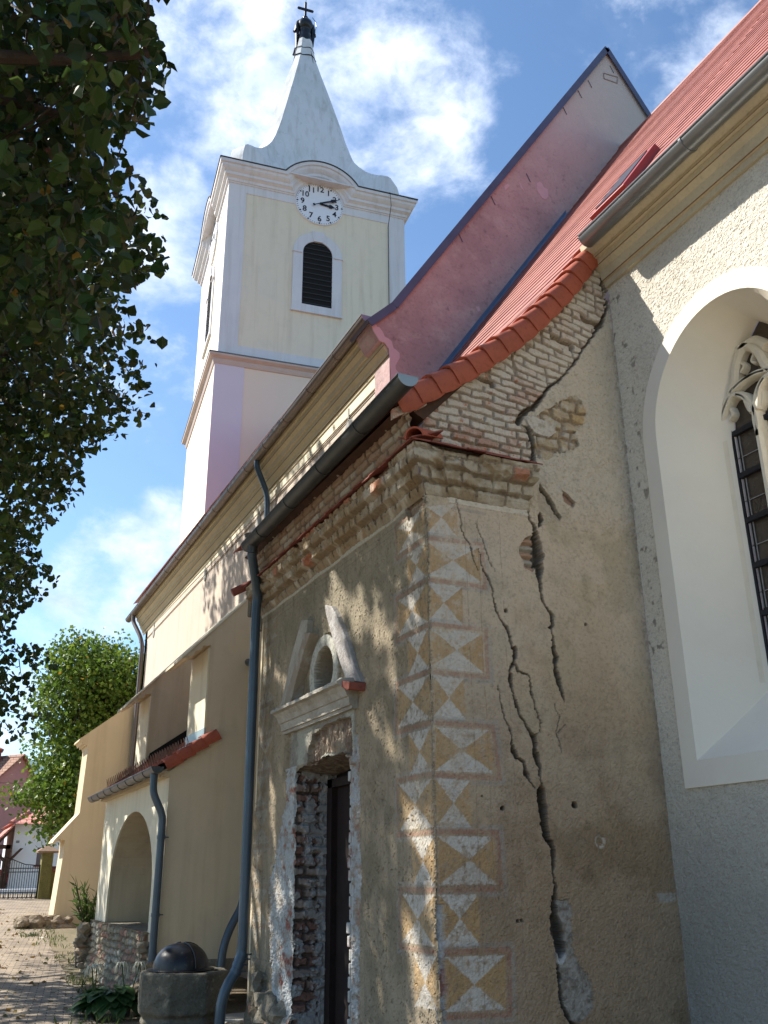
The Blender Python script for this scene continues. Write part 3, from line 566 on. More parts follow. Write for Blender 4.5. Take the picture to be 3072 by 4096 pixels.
# --- cornice swept round the corner, broken brick courses
prof=[(.0,4.44),(.035,4.475),(.055,4.50),(.06,4.535),(.085,4.545),(.13,4.55),(.14,4.60),(.145,4.635),(.16,4.64),(.20,4.645),(.205,4.70),(.215,4.775),(.05,4.85),(.0,4.90)]
def cornice_path():
    out=[]
    for t in np.linspace(0,1,330): out.append(('F',YB+.05+(0)*t,t))
    return out
ph=np.array([p[0] for p in prof]); pz=np.array([p[1] for p in prof])
L_=np.concatenate([[0],np.cumsum(np.hypot(np.diff(ph),np.diff(pz)))]); nn_=70; tt=np.linspace(0,L_[-1],nn_); hh=np.interp(tt,L_,ph); zz=np.interp(tt,L_,pz)
def cornice(which):
    if which=='F': s=np.linspace(0,YB+.05-YA,460)
    else: s=np.linspace(0,.98,150)
    Sx,T=np.meshgrid(s,np.arange(nn_)); H=hh[T]; Z=zz[T]; sd=0 if which=='F' else 50
    f1=fbm(Sx,Z,5,600+sd,4,.6); f2=fbm(Sx,Z,26,610+sd,4,.65); e,idb=bricks(Sx,Z-.035,.10,.27,.014,620+sd,.006)
    pr=sstep(-.004,.012,e+(f2-.5)*.03); dm=sstep(.52,.64,fbm(Sx,Z*1.5,3.2,630+sd,4,.6))
    H2=H*(1-.30*dm)-(1-pr)*.018*(H>.04)+(f2-.5)*.016*(H>.02)+(idb-.5)*.014*(H>.05)
    H2=np.maximum(H2,.0)
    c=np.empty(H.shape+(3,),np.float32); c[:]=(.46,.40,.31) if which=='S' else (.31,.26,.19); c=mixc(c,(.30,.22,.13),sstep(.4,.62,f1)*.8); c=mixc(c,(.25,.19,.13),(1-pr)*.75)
    c=mixc(c,(.42,.16,.09),(idb>.86)*pr*.8); c=mixc(c,(.56,.51,.42),sstep(.55,.7,fbm(Sx,Z,8,640+sd,4))*.6)
    k=Sx/s[-1]
    P=np.empty(H.shape+(3,),np.float32)
    if which=='F': P[...,0]=XA-H2; P[...,1]=(YA-H2)+(YB+.05-(YA-H2))*k
    else: P[...,1]=YA-H2; P[...,0]=(XA-H2)+(4.16-(XA-H2))*k
    P[...,2]=Z; n=H.shape[1]; m_=H.shape[0]; I=np.arange(n*m_).reshape(m_,n); f=np.stack([I[:-1,:-1],I[:-1,1:],I[1:,1:],I[1:,:-1]],-1).reshape(-1,4)
    return mesh_np('cornice',P.reshape(-1,3),f,m_wall,chapel,c.reshape(-1,3))
cornice('F'); cornice('S')
mb=MB(); mb.box(XA-.14,XA+.05,YB+.04,YB+.16,4.46,4.72); mb.box(XA-.02,XA+.05,YB,YB+.15,4.3,4.5); mb.build('cornice_return',m_stone,chapel,bevel=.015)
# flat tiles on the cornice
mb=MB(); wd=.165
for lay in (0,1):
    n=int((YB+.08-(YA-.36))/wd)
    for k in range(n+1):
        y=YA-.26+k*wd+lay*wd*.5; a=random.uniform(-.012,.012); xo=XA-.245+lay*.03+a; yl=y
        zo=4.775+lay*.014+random.uniform(-.003,.003)
        mb.add([(xo,y+.003,zo),(xo,y+wd-.003,zo),(XA+.03,y+wd-.003,zo+.11),(XA+.03,y+.003,zo+.11),(xo,y+.003,zo+.011),(xo,y+wd-.003,zo+.011),(XA+.03,y+wd-.003,zo+.122),(XA+.03,y+.003,zo+.122)],[(0,3,2,1),(4,5,6,7),(0,1,5,4),(1,2,6,5),(2,3,7,6),(3,0,4,7)])
    n=int((4.28-(XA-.3))/wd)
    for k in range(n+1):
        x=XA-.24+k*wd+lay*wd*.5; a=random.uniform(-.012,.012); yo=YA-.245+lay*.03+a; zo=4.777+lay*.014+random.uniform(-.003,.003)
        if x+wd>4.24: continue
        mb.add([(x+.003,yo,zo),(x+wd-.003,yo,zo),(x+wd-.003,YA+.01,zo+.11),(x+.003,YA+.01,zo+.11),(x+.003,yo,zo+.011),(x+wd-.003,yo,zo+.011),(x+wd-.003,YA+.01,zo+.122),(x+.003,YA+.01,zo+.122)],[(0,3,2,1),(4,5,6,7),(0,1,5,4),(1,2,6,5),(2,3,7,6),(3,0,4,7)])
mb.build('cornice_tiles',m_tileold,chapel)
def halfpipe(mb,a,b,r0,r1,th=.014,seg=14,up=Vector((0,0,1))):
    a=Vector(a); b=Vector(b); t=(b-a).normalized(); sd=t.cross(up).normalized(); u2=sd.cross(t).normalized(); rings=[]
    for P,r in ((a,r0),(b,r1)):
        o=[P+sd*math.cos(math.pi*k/seg)*r+u2*math.sin(math.pi*k/seg)*r for k in range(seg+1)]
        i=[P+sd*math.cos(math.pi*k/seg)*(r-th)+u2*math.sin(math.pi*k/seg)*(r-th) for k in range(seg,-1,-1)]
        rings.append(o+i)
    mb.loft(rings,True,True)
mb=MB(); halfpipe(mb,(XA-.22,YA-.24,4.79),(XA+.10,YA+.0,4.93),.085,.07); mb.build('hip_tile',m_tile,chapel,smooth=True)
mb=MB(); mb.tube([(XA-.33,YB+.17,4.74),(XA-.05,YB+.10,4.90)],.05,10); mb.build('hip_tile',m_tileold,chapel,smooth=True)
# --- roof: chapel catslide running up into the chancel roof
RP=[(2.86,5.22),(3.14,5.36),(3.65,5.74),(4.19,6.22),(4.65,6.74),(5.08,7.34),(5.2,7.52)]
SL=1.44
def roofz(x): 
    return np.where(x<=5.2,np.interp(x,[p[0] for p in RP],[p[1] for p in RP]),7.52+(x-5.2)*SL)
def tileroof(name,x0,x1,y0,y1,mat_,parent,zf,step=.15,lift=.028,ridge=None,amp=True):
    # beaver-tail courses: a saw-tooth section swept along the roof, scalloped per tile
    s=[(x0,float(zf(np.array(x0))))]; xs_=[x0]; x=x0
    while x<x1:
        d=.002; 
        sl=(float(zf(np.array(x+.02)))-float(zf(np.array(x))))/.02; x+=step/math.sqrt(1+sl*sl); xs_.append(x)
    ny=max(int((y1-y0)/.18),1); ysn=np.linspace(y0,y1,ny+1); V=[];Fc=[]
    for i in range(len(xs_)-1):
        xa,xb=xs_[i],xs_[i+1]; za,zb_=float(zf(np.array(xa))),float(zf(np.array(xb))); t=Vector((xb-xa,0,zb_-za)).normalized(); nrm=Vector((-t.z,0,t.x))
        b=len(V)
        for j,y in enumerate(ysn):
            l=lift*(1+.12*math.sin(j*12.9+i*7.1))
            V+= [(xa+nrm.x*.002,y,za+nrm.z*.002),(xa+nrm.x*l,y,za+nrm.z*l),(xb+nrm.x*.008,y,zb_+nrm.z*.008)]
        for j in range(ny):
            p=b+3*j; Fc+= [(p,p+3,p+4,p+1),(p+1,p+4,p+5,p+2)]
    return mesh_np(name,V,Fc,mat_,parent)
tileroof('roof',2.86,5.1,YA-.05,YG,m_roof,chapel,roofz,lift=.017,step=.25)
mb=MB(); mb.prism([(3.0,YA,5.20),(3.14,YA,5.32),(3.65,YA,5.70),(4.19,YA,6.17),(4.65,YA,6.69),(5.08,YA,7.26),(5.08,YA,7.1),(3.2,YA,5.1)],(0,YG-YA,0)); mb.build('roof_boards',m_wood,chapel)
# verge tiles with rounded upper edge, stepped
VP=[(2.90,5.20)]+RP[1:6]+[(5.18,7.50)]
vl=[0]
for i in range(1,len(VP)): vl.append(vl[-1]+math.dist(VP[i-1],VP[i]))
nt_=15
for k in range(nt_):
    s0=vl[-1]*k/nt_; s1=min(vl[-1]*(k+1.25)/nt_,vl[-1]+.02)
    g=lambda s:(np.interp(s,vl,[p[0] for p in VP]),np.interp(s,vl,[p[1] for p in VP]))
    a=g(s0); b=g(s1); t=Vector((b[0]-a[0],0,b[1]-a[1])).normalized(); nrm=Vector((-t.z,0,t.x)); mb=MB(); rings=[]
    for q in range(5):
        f=q/4; P=Vector((a[0],0,a[1])).lerp(Vector((b[0],0,b[1])),f); lift=.038*(1-f)+.004; out=.022*(1-f)
        sec=[(YA-.055-out,-.16+.03*f*f-.012*math.sin(f*3.1)),(YA-.065-out,-.05),(YA-.058-out,0.0),(YA-.03,.032),(YA+.03,.04),(YA+.16,.03)]
        o=[(P+nrm*(h_+lift),y) for y,h_ in sec]; rings.append([(v.x,y,v.z) for v,y in o]+[(v.x-nrm.x*.016,y+.016,v.z-nrm.z*.016) for v,y in o[::-1]])
    mb.loft(rings,True,True); mb.build('verge_tile',m_tile,chapel,smooth=True,angle=50)
mb=MB()
for i in range(26):
    s0=vl[-1]*i/26; x,z=np.interp(s0,vl,[p[0] for p in VP]),np.interp(s0,vl,[p[1] for p in VP]); s1=vl[-1]*(i+1)/26; x1_,z1_=np.interp(s1,vl,[p[0] for p in VP]),np.interp(s1,vl,[p[1] for p in VP])
    o=random.uniform(.13,.19); mb.prism([(x,YA-.03+random.uniform(-.01,.01),z-.08),(x1_,YA-.03,z1_-.08),(x1_,YA-.03,z1_-o),(x,YA-.03,z-o)],(0,.04,0))
mb.build('verge_bedding',mat('broken_tile_bedding',(.40,.16,.10),mott=[(14,(.5,.43,.34),.45,.6)],bump=(30,.01)),chapel)
# flashing against the gable
fl=[]
for s in np.linspace(0,1,24):
    x=3.2+(9.75-3.2)*s; z=float(roofz(np.array(x))); fl.append((x,z))
mb=MB(); rings=[[(x,YG-.16,z+.03),(x,YG-.02,z+.06),(x,YG-.022,z+.13),(x,YG-.002,z+.13)] for x,z in fl if x<8.4]
mb.loft(rings,False,False); o=mb.build('flashing',m_flash,chapel); md=o.modifiers.new('s','SOLIDIFY'); md.thickness=.012
# gutters
def gutter(name,m_,parent,x,z,y0,y1,r=.085,slope=0,brk=True,nb=None,capnear=None,brmat=None,rings_every=1.0):
    mb=MB(); rings=[]
    for y in (y0,y1):
        zz_=z+slope*(y-y0); o=[(x+math.cos(math.pi+math.pi*k/16)*r,y,zz_+math.sin(math.pi+math.pi*k/16)*r) for k in range(17)]
        i=[(x+math.cos(math.pi+math.pi*k/16)*(r-.004),y,zz_+math.sin(math.pi+math.pi*k/16)*(r-.004)) for k in range(16,-1,-1)]; rings.append(o+i)
    mb.loft(rings,True,True)
    mb.tube([(x-r,y0,z),(x-r,y1,z+slope*(y1-y0))],.010,8)
    g=mb.build(name,m_,parent,smooth=True)
    for yy_ in ([y0,y1]):
        mb=MB(); zc=z+slope*(yy_-y0); mb.prism([(x+math.cos(math.pi+math.pi*k/16)*(r+.002),yy_-.003,zc+math.sin(math.pi+math.pi*k/16)*(r+.002)) for k in range(17)]+[(x+r+.012,yy_-.003,zc+.008),(x-r-.012,yy_-.003,zc+.008)],(0,.006,0)); mb.build('end_cap',capnear or m_,g)
    nb_=int(abs(y1-y0)/rings_every)
    for k in range(1,nb_+1):
        y=y0+(y1-y0)*k/(nb_+.6); zc=z+slope*(y-y0); mb=MB(); rg=[]
        for yy_ in (y-.012,y+.012): rg.append([(x+math.cos(math.pi+math.pi*q/16)*(r+.007),yy_,zc+math.sin(math.pi+math.pi*q/16)*(r+.007)) for q in range(17)]+[(x+math.cos(math.pi+math.pi*q/16)*(r),yy_,zc+math.sin(math.pi+math.pi*q/16)*r) for q in range(16,-1,-1)])
        mb.loft(rg,True,True); mb.build('bracket',brmat or m_,g,smooth=True)
    return g
g1=onX(1609,1513,2.80); 
gutter('gutter',m_zincdark,chapel,2.87,5.235,5.62,9.72,.085,-.02,capnear=mat('pale_zinc_cap',(.30,.38,.42),rough=.4,metal=.4))
def pipe(parent,pts,r,mat_,name='downpipe',joints=(),elb=True):
    mb=MB(); mb.tube(smooth_path(pts),r,16); o=mb.build(name,mat_,parent,smooth=True,angle=60)
    for (i,t) in joints:
        a=Vector(pts[i]); b=Vector(pts[i+1]); p=a.lerp(b,t); d=(b-a).normalized(); m2=MB(); m2.tube([p-d*.022,p+d*.022],r+.007,16); m2.tube([p,p+Vector((r+.05,0,0))],.008,6); m2.build('pipe_bracket',mat_,o,smooth=True)
    return o
PX,PY=3.08,9.86
zc=4.55
p_top=onX(1030,2215,2.9); 
dp=pipe(chapel,[(2.87,9.55,5.10),(2.87,9.57,4.98),(2.95,9.68,4.80),(3.05,PY,4.62),(3.04,PY,4.45),(3.05,PY,.90),(2.99,PY,.74),(2.90,PY-.02,.62),(2.85,PY-.02,.46),(2.84,PY-.02,-.05)],.052,m_pipe,joints=((5,.02),(5,.3),(5,.62),(5,.97)))
mb=MB(); mb.revolve([(.055,-.22),(.06,-.08),(.10,.0),(.098,0.0)],(2.87,9.55,5.22),18); mb.build('outlet',m_zincdark,dp,smooth=True)
# ------------------------------------------------------------ chancel
chancel=empty('chancel',(XC,0,0),'roughcast chancel wall with a tall traceried window framed in smooth white plaster','church building')
WY=4.75
def archpts(hw,zb,zs,rise,pt=0,n=16):
    """outline from lower far corner over the arch to lower near corner; pt>0 gives a pointed arch"""
    P=[(WY+hw,zb+(zs-zb)*k/6) for k in range(6)]
    for k in range(2*n+1):
        t=k/(2*n); a=math.pi*t; y=hw*math.cos(a); z=rise*math.sin(a)
        if pt: u_=abs(math.cos(a)); z=rise*((1-pt)*math.sin(a)+pt*(1-u_)**.75)
        P.append((WY+y,zs+z))
    P+=[(WY-hw,zs-(zs-zb)*k/6) for k in range(1,7)]
    return P
OUT=archpts(.985,2.235,5.14,1.08); INN=archpts(.82,2.43,5.14,.91)
mid_=archpts(.90,2.33,5.14,1.0)
def chfn(u,v):
    f=fbm(u,v,50,701,3,.6); f2=fbm(u+.1*fbm(u,v,20,702,2),v,44,703,3,.6); g=fbm(u,v,1.5,705,4)
    r=1-np.abs(2*f2-1)*3; h=sstep(.2,1,r)*.004+(f-.5)*.010
    c=np.empty(u.shape+(3,),np.float32); c[:]=(.72,.67,.57); c=mixc(c,(.62,.57,.48),sstep(.4,.7,g)*.6); c=mixc(c,(.31,.30,.265),sstep(3.6,1.6,v+g)*.9)  # greyer lower render, its colour darkened further to stand in for deep shade
    c=mixc(c,(.30,.27,.22),sstep(.62,.7,f2)*.35); sp=sstep(.70,.76,fbm(u,v,16,708,3))*sstep(5.4,5.95,u)*(v>3.2); c=mixc(c,(.12,.10,.08),sp*.7)
    return h,c.astype(np.float32)
m_rc=mat('roughcast_wall',attr=True,rough=.95,mott=[(70,.7,.52,.68)],bump=(60,.006,1.2,3),bump2=(150,.003),spec=.12)
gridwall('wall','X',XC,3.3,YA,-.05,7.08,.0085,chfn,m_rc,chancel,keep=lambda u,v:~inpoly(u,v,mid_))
mb=MB(); mb.box(XC,XC+.5,-4,WY-.985-.4,-.05,7.08); mb.build('wall',m_rough,chancel)
mb=MB(); n=len(OUT)
for i in range(n-1):
    a,b=OUT[i],OUT[i+1]; c_,d_=INN[i+1],INN[i]
    mb.add([(XC-.024,*a),(XC-.024,*b),(XC-.024,*c_),(XC-.024,*d_),(XC+.02,*a),(XC+.02,*b)],[(0,1,2,3),(0,4,5,1)])
a,b=OUT[0],OUT[-1]; c_,d_=INN[-1],INN[0]; mb.add([(XC-.024,*a),(XC-.024,*b),(XC-.024,*c_),(XC-.024,*d_),(XC+.02,*a),(XC+.02,*b)],[(0,3,2,1),(0,1,5,4)])
mb.build('window_surround',m_smooth,chancel)
XGL=XC+.50
GL=archpts(.44,2.98,5.02,.98,.45)
mb=MB(); rings=[[(XC-.024,y,z) for y,z in INN],[(XC+.20,WY+(y-WY)*.80+(0),z+(.0 if z>3 else .25)) for y,z in [((INN[i][0]*.6+GL[i][0]*.4-WY)/.80+WY,INN[i][1]*.6+GL[i][1]*.4-(0 if INN[i][1]>3 else .25)) for i in range(n)]],[(XGL,y,z) for y,z in GL]]
mb.loft([r for r in rings],True,False); mb.build('window_reveal',m_smooth,chancel,smooth=True,angle=28)
def tr(*p): return [onX(2800+.5876*a,1300+.5876*b,XGL-.02) for a,b in p]
def sm(P,k=5):
    P=[Vector(p) for p in P]; out=[]
    for i in range(len(P)-1):
        p0=P[max(i-1,0)];p1=P[i];p2=P[i+1];p3=P[min(i+2,len(P)-1)]
        for j in range(k):
            t=j/k; out.append(.5*((2*p1)+(p2-p0)*t+(2*p0-5*p1+4*p2-p3)*t*t+(3*p1-p0-3*p2+p3)*t**3))
    return out+[P[-1]]
A_=tr((180,800),(168,700),(172,640),(205,540),(240,455),(256,400),(264,300),(290,205),(335,140),(400,112),(470,150)); A_=[(XGL-.02,A_[0][1],3.0)]+[tuple(p) for p in A_]
B_=tr((168,700),(205,570),(250,490),(320,485),(380,545),(418,640),(430,760)); C__=tr((240,470),(300,400),(380,352),(470,322)); D_=tr((470,370),(432,450),(420,580))
ymul=float(B_[-1][1])
def ribbon(P,wd_,x0=XGL-.085,x1=XGL+.03,chamf=.35):
    P=sm(P); mb=MB(); rings=[]
    for i,p in enumerate(P):
        t=(P[min(i+1,len(P)-1)]-P[max(i-1,0)]).normalized(); nn=Vector((0,-t.z,t.y)); q=Vector((0,p.y,p.z))
        rings.append([q+nn*wd_*.5*s_+Vector((x,0,0)) for s_,x in ((1,x1),(1,x0+.03),(.45,x0),(-.45,x0),(-1,x0+.03),(-1,x1))])
    mb.loft(rings,True,True); return mb
tro=bpy.data.objects.new('tracery_window',None); COL.objects.link(tro); tro.parent=chancel; tro.matrix_parent_inverse=Matrix.Translation(-chancel.location)
def sub(mb,name,m_,par,**k):
    o=mb.build(name,m_,None,**k); o.parent=par; return o
YM2=ymul-.0
def mirror(P): return [(p[0],2*YM2-p[1],p[2]) for p in P]
tr_mb=MB()
for P,w_ in ((A_,.085),(B_,.06),(C__,.055),(D_,.05)):
    for Q in (P,mirror(P)): r_=ribbon(Q,w_); tr_mb.add(r_.v,r_.f)
r_=ribbon([(XGL,YM2,3.0),(XGL,YM2,4.0),(XGL,YM2,float(B_[-1][2])+.05)],.07); tr_mb.add(r_.v,r_.f)
for pts in (((222,650),(242,612),(226,570)),((322,520),(352,585),(400,606)),((270,250),(318,280),(296,330)),((400,165),(432,240),(470,235))):
    P=tr(*pts)
    for Q in (P,mirror(P)): r_=ribbon(Q,.035,XGL-.06); tr_mb.add(r_.v,r_.f)
tr_mb.build('tracery',mat('cream_stone_tracery',(.72,.66,.54),mott=[(8,.9,.5,.7)],bump=(40,.004)),chancel,smooth=True,angle=30)
bpy.data.objects.remove(tro)
mb=MB(); mb.prism([(XGL+.01,y,z) for y,z in GL],(.012,0,0)); gl=mb.build('window_glass',m_glass,chancel)
mb=MB(); 
barz=[float(onX(2800+.5876*a,1300+.5876*b,XGL-.01)[2]) for a,b in ((205,760),(248,1045),(308,1340),(360,1645),(422,1965))]
for z in barz: mb.box(XGL-.03,XGL+.005,WY-.44,WY+.44,z-.022,z+.022)
mb.tube([(XGL-.01,A_[0][1]-.075,2.9),(XGL-.01,A_[1][1]-.065,barz[0]+.1)],.016,6); mb.build('saddle_bar',m_black,chancel)
for k in range(6):
    mb=MB(); z1_=barz[0]-(barz[0]-barz[1])*k; 
    for dy in (-.10,-.13,-.37,-.40): mb.box(XGL-.004,XGL+.004,A_[0][1]+dy,A_[0][1]+dy+.005,z1_-(barz[0]-barz[1])+.03,z1_-.03)
    mb.box(XGL-.004,XGL+.004,A_[0][1]-.13,A_[0][1]-.03,z1_-.23,z1_-.225); mb.box(XGL-.004,XGL+.004,A_[0][1]-.5,A_[0][1]-.03,z1_-.23,z1_-.225)
    mb.build('lead_line',m_lead,chancel)
def sweepY(name,prof,x,y0,y1,m_,par,close=True,dz=0,**k):
    mb=MB(); mb.loft([[(x-o,y,z+(dz if y==y1 else 0)) for o,z in prof] for y in (y0,y1)],True,True); return mb.build(name,m_,par,**k)
CP=[(0,6.97),(.035,6.97),(.04,7.03),(.07,7.04),(.075,7.06),(.09,7.12),(.14,7.16),(.15,7.165),(.155,7.22),(.20,7.225),(.20,7.25),(.29,7.30),(.30,7.36),(0,7.38)]
sweepY('cornice',CP,XC,-4,YA+.0,mat('cream_moulding',(.62,.54,.38),mott=[(2,(.52,.45,.33),.45,.7),(30,.85,.5,.7)],bump=(30,.003)),chancel)
mb=MB()
for z,o in ((7.035,.062),(7.163,.143),(7.225,.19)): mb.tube([(XC-o-.004,-4,z),(XC-o-.004,YA-.01,z)],.0045,6)
mb.build('cornice_bead',mat('reddish_brown_joint',(.22,.13,.07)),chancel)
gc=gutter('gutter',mat('silver_grey_gutter',(.26,.27,.28),rough=.30,mott=[(4,.85,.4,.7)],metal=.6,spec=.5),chancel,4.93,7.33,5.82,-2,.095,0,rings_every=1.35)
def chz(x): return np.where(x<5.2,7.40+(x-4.93)*.62,7.567+(x-5.2)*1.43)
tileroof('roof',4.93,9.75,-4,YA-.05,m_roof,chancel,chz,lift=.017,step=.25)
tileroof('roof',5.1,9.75,YA-.05,YG,m_roof,chancel,roofz,lift=.017,step=.25)
mb=MB(); mb.tube([(9.75,-4,14.03),(9.75,YG,14.03)],.06,10); mb.build('ridge_tiles',m_roof,chancel,smooth=True)
mb=MB(); mb.prism([(9.75,-4,14.0),(14.2,-4,7.4),(5.0,-4,7.4)],(0,-.1,0)); mb.build('end_gable',m_rough,chancel)
# roof hatch just above the gutter
def onroof(px,py):
    r=ray(px,py); # plane z=7.567+(x-5.2)*1.43
    t=(7.567-5.2*1.43-1.65)/(r[2]-1.43*r[0]); return EYE+r*t
ha,hb_=onroof(2500,760),onroof(2640,610)
hx0=5.62; hy1=6.62; hy0=5.98
t=Vector((1,0,1.43)).normalized(); nrm=Vector((-t.z,0,t.x)); hc=Vector((hx0+.38,(hy0+hy1)/2,7.567+(hx0+.38-5.2)*1.43))+nrm*.07
mb=MB(); mb.obox(hc-nrm*.03,t*.46,Vector((0,.30,0)),nrm*.06); hb2=mb.build('roof_hatch',mat('red_hatch_frame',(.30,.05,.045),rough=.45),chancel,bevel=.01)
mb=MB(); mb.obox(hc+nrm*.033,t*.38,Vector((0,.22,0)),nrm*.01); mb.build('pane',mat('hatch_glass',(.10,.12,.15),rough=.1,spec=.8),hb2)
# ------------------------------------------------------------ nave with its gable
nave=empty('church_nave',(XN+2,YG+8,0),'long church nave with a pink parapet gable, cream cornice and yellow buttresses','church building')
PK=onY(2420,192,YG); KN=onY(1570,1216,YG); EV=onY(1478,1286,YG)
GL_=[onY(1300+.3617*a,1100+.3617*b,YG) for a,b in ((712,900),(705,810),(660,745),(600,720),(530,600),(500,520))]
gp=[(XN,-.1)]+[(float(q[0]),float(q[2])) for q in GL_]+[(EV[0]+.02,EV[2]-.05),(KN[0],KN[2]-.05),(PK[0],PK[2]-.05),(2*PK[0]-KN[0],KN[2]-.05),(2*PK[0]-XN,8.45),(2*PK[0]-XN,-.1)]
mb=MB(); mb.prism([(x,YG,z) for x,z in gp],(0,.5,0)); gab=mb.build('gable_wall',m_pink,nave)
def coping(P,name='gable_coping'):
    mb=MB(); 
    for i in range(len(P)-1):
        a=Vector((P[i][0],0,P[i][1])); b=Vector((P[i+1][0],0,P[i+1][1])); t=(b-a).normalized(); nrm=Vector((-t.z,0,t.x)); 
        if nrm.z<0: nrm=-nrm
        q=[a+nrm*.002,b+nrm*.002,b+nrm*.05,a+nrm*.05]; mb.prism([(v.x,YG-.055,v.z) for v in q],(0,.62,0))
        q=[a-nrm*.07,b-nrm*.07,b+nrm*.05,a+nrm*.05]; mb.prism([(v.x,YG-.058,v.z) for v in q],(0,.012,0))
    return mb.build(name,m_coping,nave)
coping([(gp[7][0]-.05,gp[7][1]),gp[8],gp[9],gp[10]])
def patch(pts,parent=gab):
    P=[onY(a,b,YG-.006) for a,b in pts]; mb=MB(); mb.prism([tuple(p) for p in P],(0,.02,0)); return mb.build('fresh_plaster_patch',m_pinknew,parent)
z1=lambda a,b:(700+.6028*a,600+.6028*b)
jag=[(1300,1137),(1330,1150),(1345,1185),(1352,1215),(1385,1235),(1400,1262),(1420,1310),(1450,1325),(1490,1352),(1493,1378),(1466,1400),(1458,1425),(1476,1455),(1503,1478),(1512,1520),(1530,1570),(1560,1640),(1560,1700)]
zg=lambda a,b:(1300+.3617*a,1100+.3617*b)
patch([zg(*p) for p in ((505,518),(555,518),(575,570),(605,580),(640,630),(660,680),(700,700),(735,730),(760,810),(790,830),(825,865),(825,920),(805,955),(780,1000),(783,1040),(815,1080),(830,1120),(880,1200),(900,1330),(742,1330),(732,1150),(714,900),(706,812),(661,748),(601,722),(531,602))])
z2b=lambda a,b:(1400+1.008*a,200+1.008*b)
patch([z2b(*p) for p in ((740,530),(752,522),(762,530),(770,545),(784,552),(788,580),(776,594),(762,586),(752,570),(742,555))])
patch([z2b(*p) for p in ((612,540),(626,530),(634,538),(622,552),(614,556))]); patch([z2b(*p) for p in ((668,520),(676,528),(690,556),(682,552))]); patch([z2b(*p) for p in ((500,1018),(512,1018),(518,1034),(508,1038))])
mb=MB(); P=[onY(*z2b(*p),YG-.004) for p in ((1006,92),(1062,108),(1060,132),(1008,114))]
for i in range(4): mb.tube([P[i],P[(i+1)%4]],.012,5)
mb.build('blocked_opening_outline',mat('plaster_joint',(.3,.25,.24)),gab)
mb=MB()
for a,b in ((945,120),(1032,62),(905,160),(430,725),(700,490),(560,580),(845,225)):
    q=onY(*z2b(a,b),YG-.01); mb=MB(); mb.tube([q,(q[0]+.07,q[1],q[2]-.15)],.006,5); mb.build('coping_bracket',m_coping,gab)
m_navewall=mat('nave_roughcast',(.66,.56,.46),mott=[(.8,(.60,.50,.42),.4,.7),(60,.66,.56,.66)],bump=(45,.012,1.2,3),spec=.12,extra=streaks)
mb=MB(); mb.box(XN,XN+.6,YG+.5,YE,-.1,8.24); mb.box(XN,2*PK[0]-XN,YE-.3,YE,-.1,8.24); mb.build('wall',m_navewall,nave)
mb=MB(); mb.box(XN-.012,XN+.3,YG+.5,YE,8.24,8.46); mb.box(XN,XN+.4,YG+.5,YE,8.46,8.8); mb.build('frieze',m_cream,nave)
NP=[(0,8.42),(.03,8.44),(.035,8.50),(.055,8.505),(.06,8.55),(.12,8.63),(.125,8.635),(.13,8.70),(.16,8.705),(.18,8.78),(.24,8.84),(.245,8.845),(.25,8.92),(.28,8.93),(.28,9.00),(0,9.05)]
NDZ=-.19
m_mould=mat('yellow_cream_moulding',(.60,.51,.33),mott=[(1,(.50,.42,.27),.45,.7),(20,.85,.5,.7)],bump=(30,.003))
sweepY('cornice',NP,XN,YG+.03,YE+.3,m_mould,nave,dz=NDZ)
mb=MB()
for z,o in ((8.20,.012),): mb.tube([(XN-o-.004,YG+.5,z),(XN-o-.004,YE,z+NDZ)],.010,5)
for z,o in ((8.50,.035),(8.632,.115),(8.842,.235)): mb.tube([(XN-o-.004,YG,z),(XN-o-.004,YE,z+NDZ)],.007,5)
mb.build('cornice_bead',mat('brown_joint',(.20,.15,.09)),nave)
gutter('gutter',m_zincbrown,nave,4.64,9.06,YG+.02,YE+1.0,.095,-.0118,rings_every=1.15,capnear=mat('pinkish_cap',(.33,.25,.29),rough=.4,metal=.4))
tileroof('roof',4.6,9.7,YG+.5,YE+.2,m_roof,nave,lambda x:np.where(x<5.3,9.10+(x-4.6)*.45,9.415+(x-5.3)*1.46),step=.3)
mb=MB(); mb.prism([(9.7,YG+.5,15.8),(14.7,YG+.5,8.8),(14.7,YG+.5,8.6),(9.7,YG+.5,15.5)],(0,YE-YG,0)); mb.build('roof',m_roof,nave)
mb=MB(); mb.prism([(XN,YE-.05,8.8),(9.7,YE-.05,15.9),(14.6,YE-.05,8.8)],(0,.05,0)); mb.build('end_gable',m_cream,nave)
for (a,b) in ((1397,1715),(1035,2085),(823,2300),(616,2530)):
    q=onX(a,b,XN); mb=MB(); mb.add([(XN-.02,q[1]+.12*math.cos(k*math.pi/8),q[2]+.14*math.sin(k*math.pi/8)) for k in range(16)]+[(XN,q[1]+.14*math.cos(k*math.pi/8),q[2]+.16*math.sin(k*math.pi/8)) for k in range(16)],[tuple(range(16))]+[(k,(k+1)%16,16+(k+1)%16,16+k) for k in range(16)]); mb.box(XN-.02,XN,q[1]-.025,q[1]+.025,q[2]+.12,q[2]+.34); mb.build('wall_anchor',mat('grey_roughcast_disc',(.34,.33,.30),bump=(60,.01)),nave)
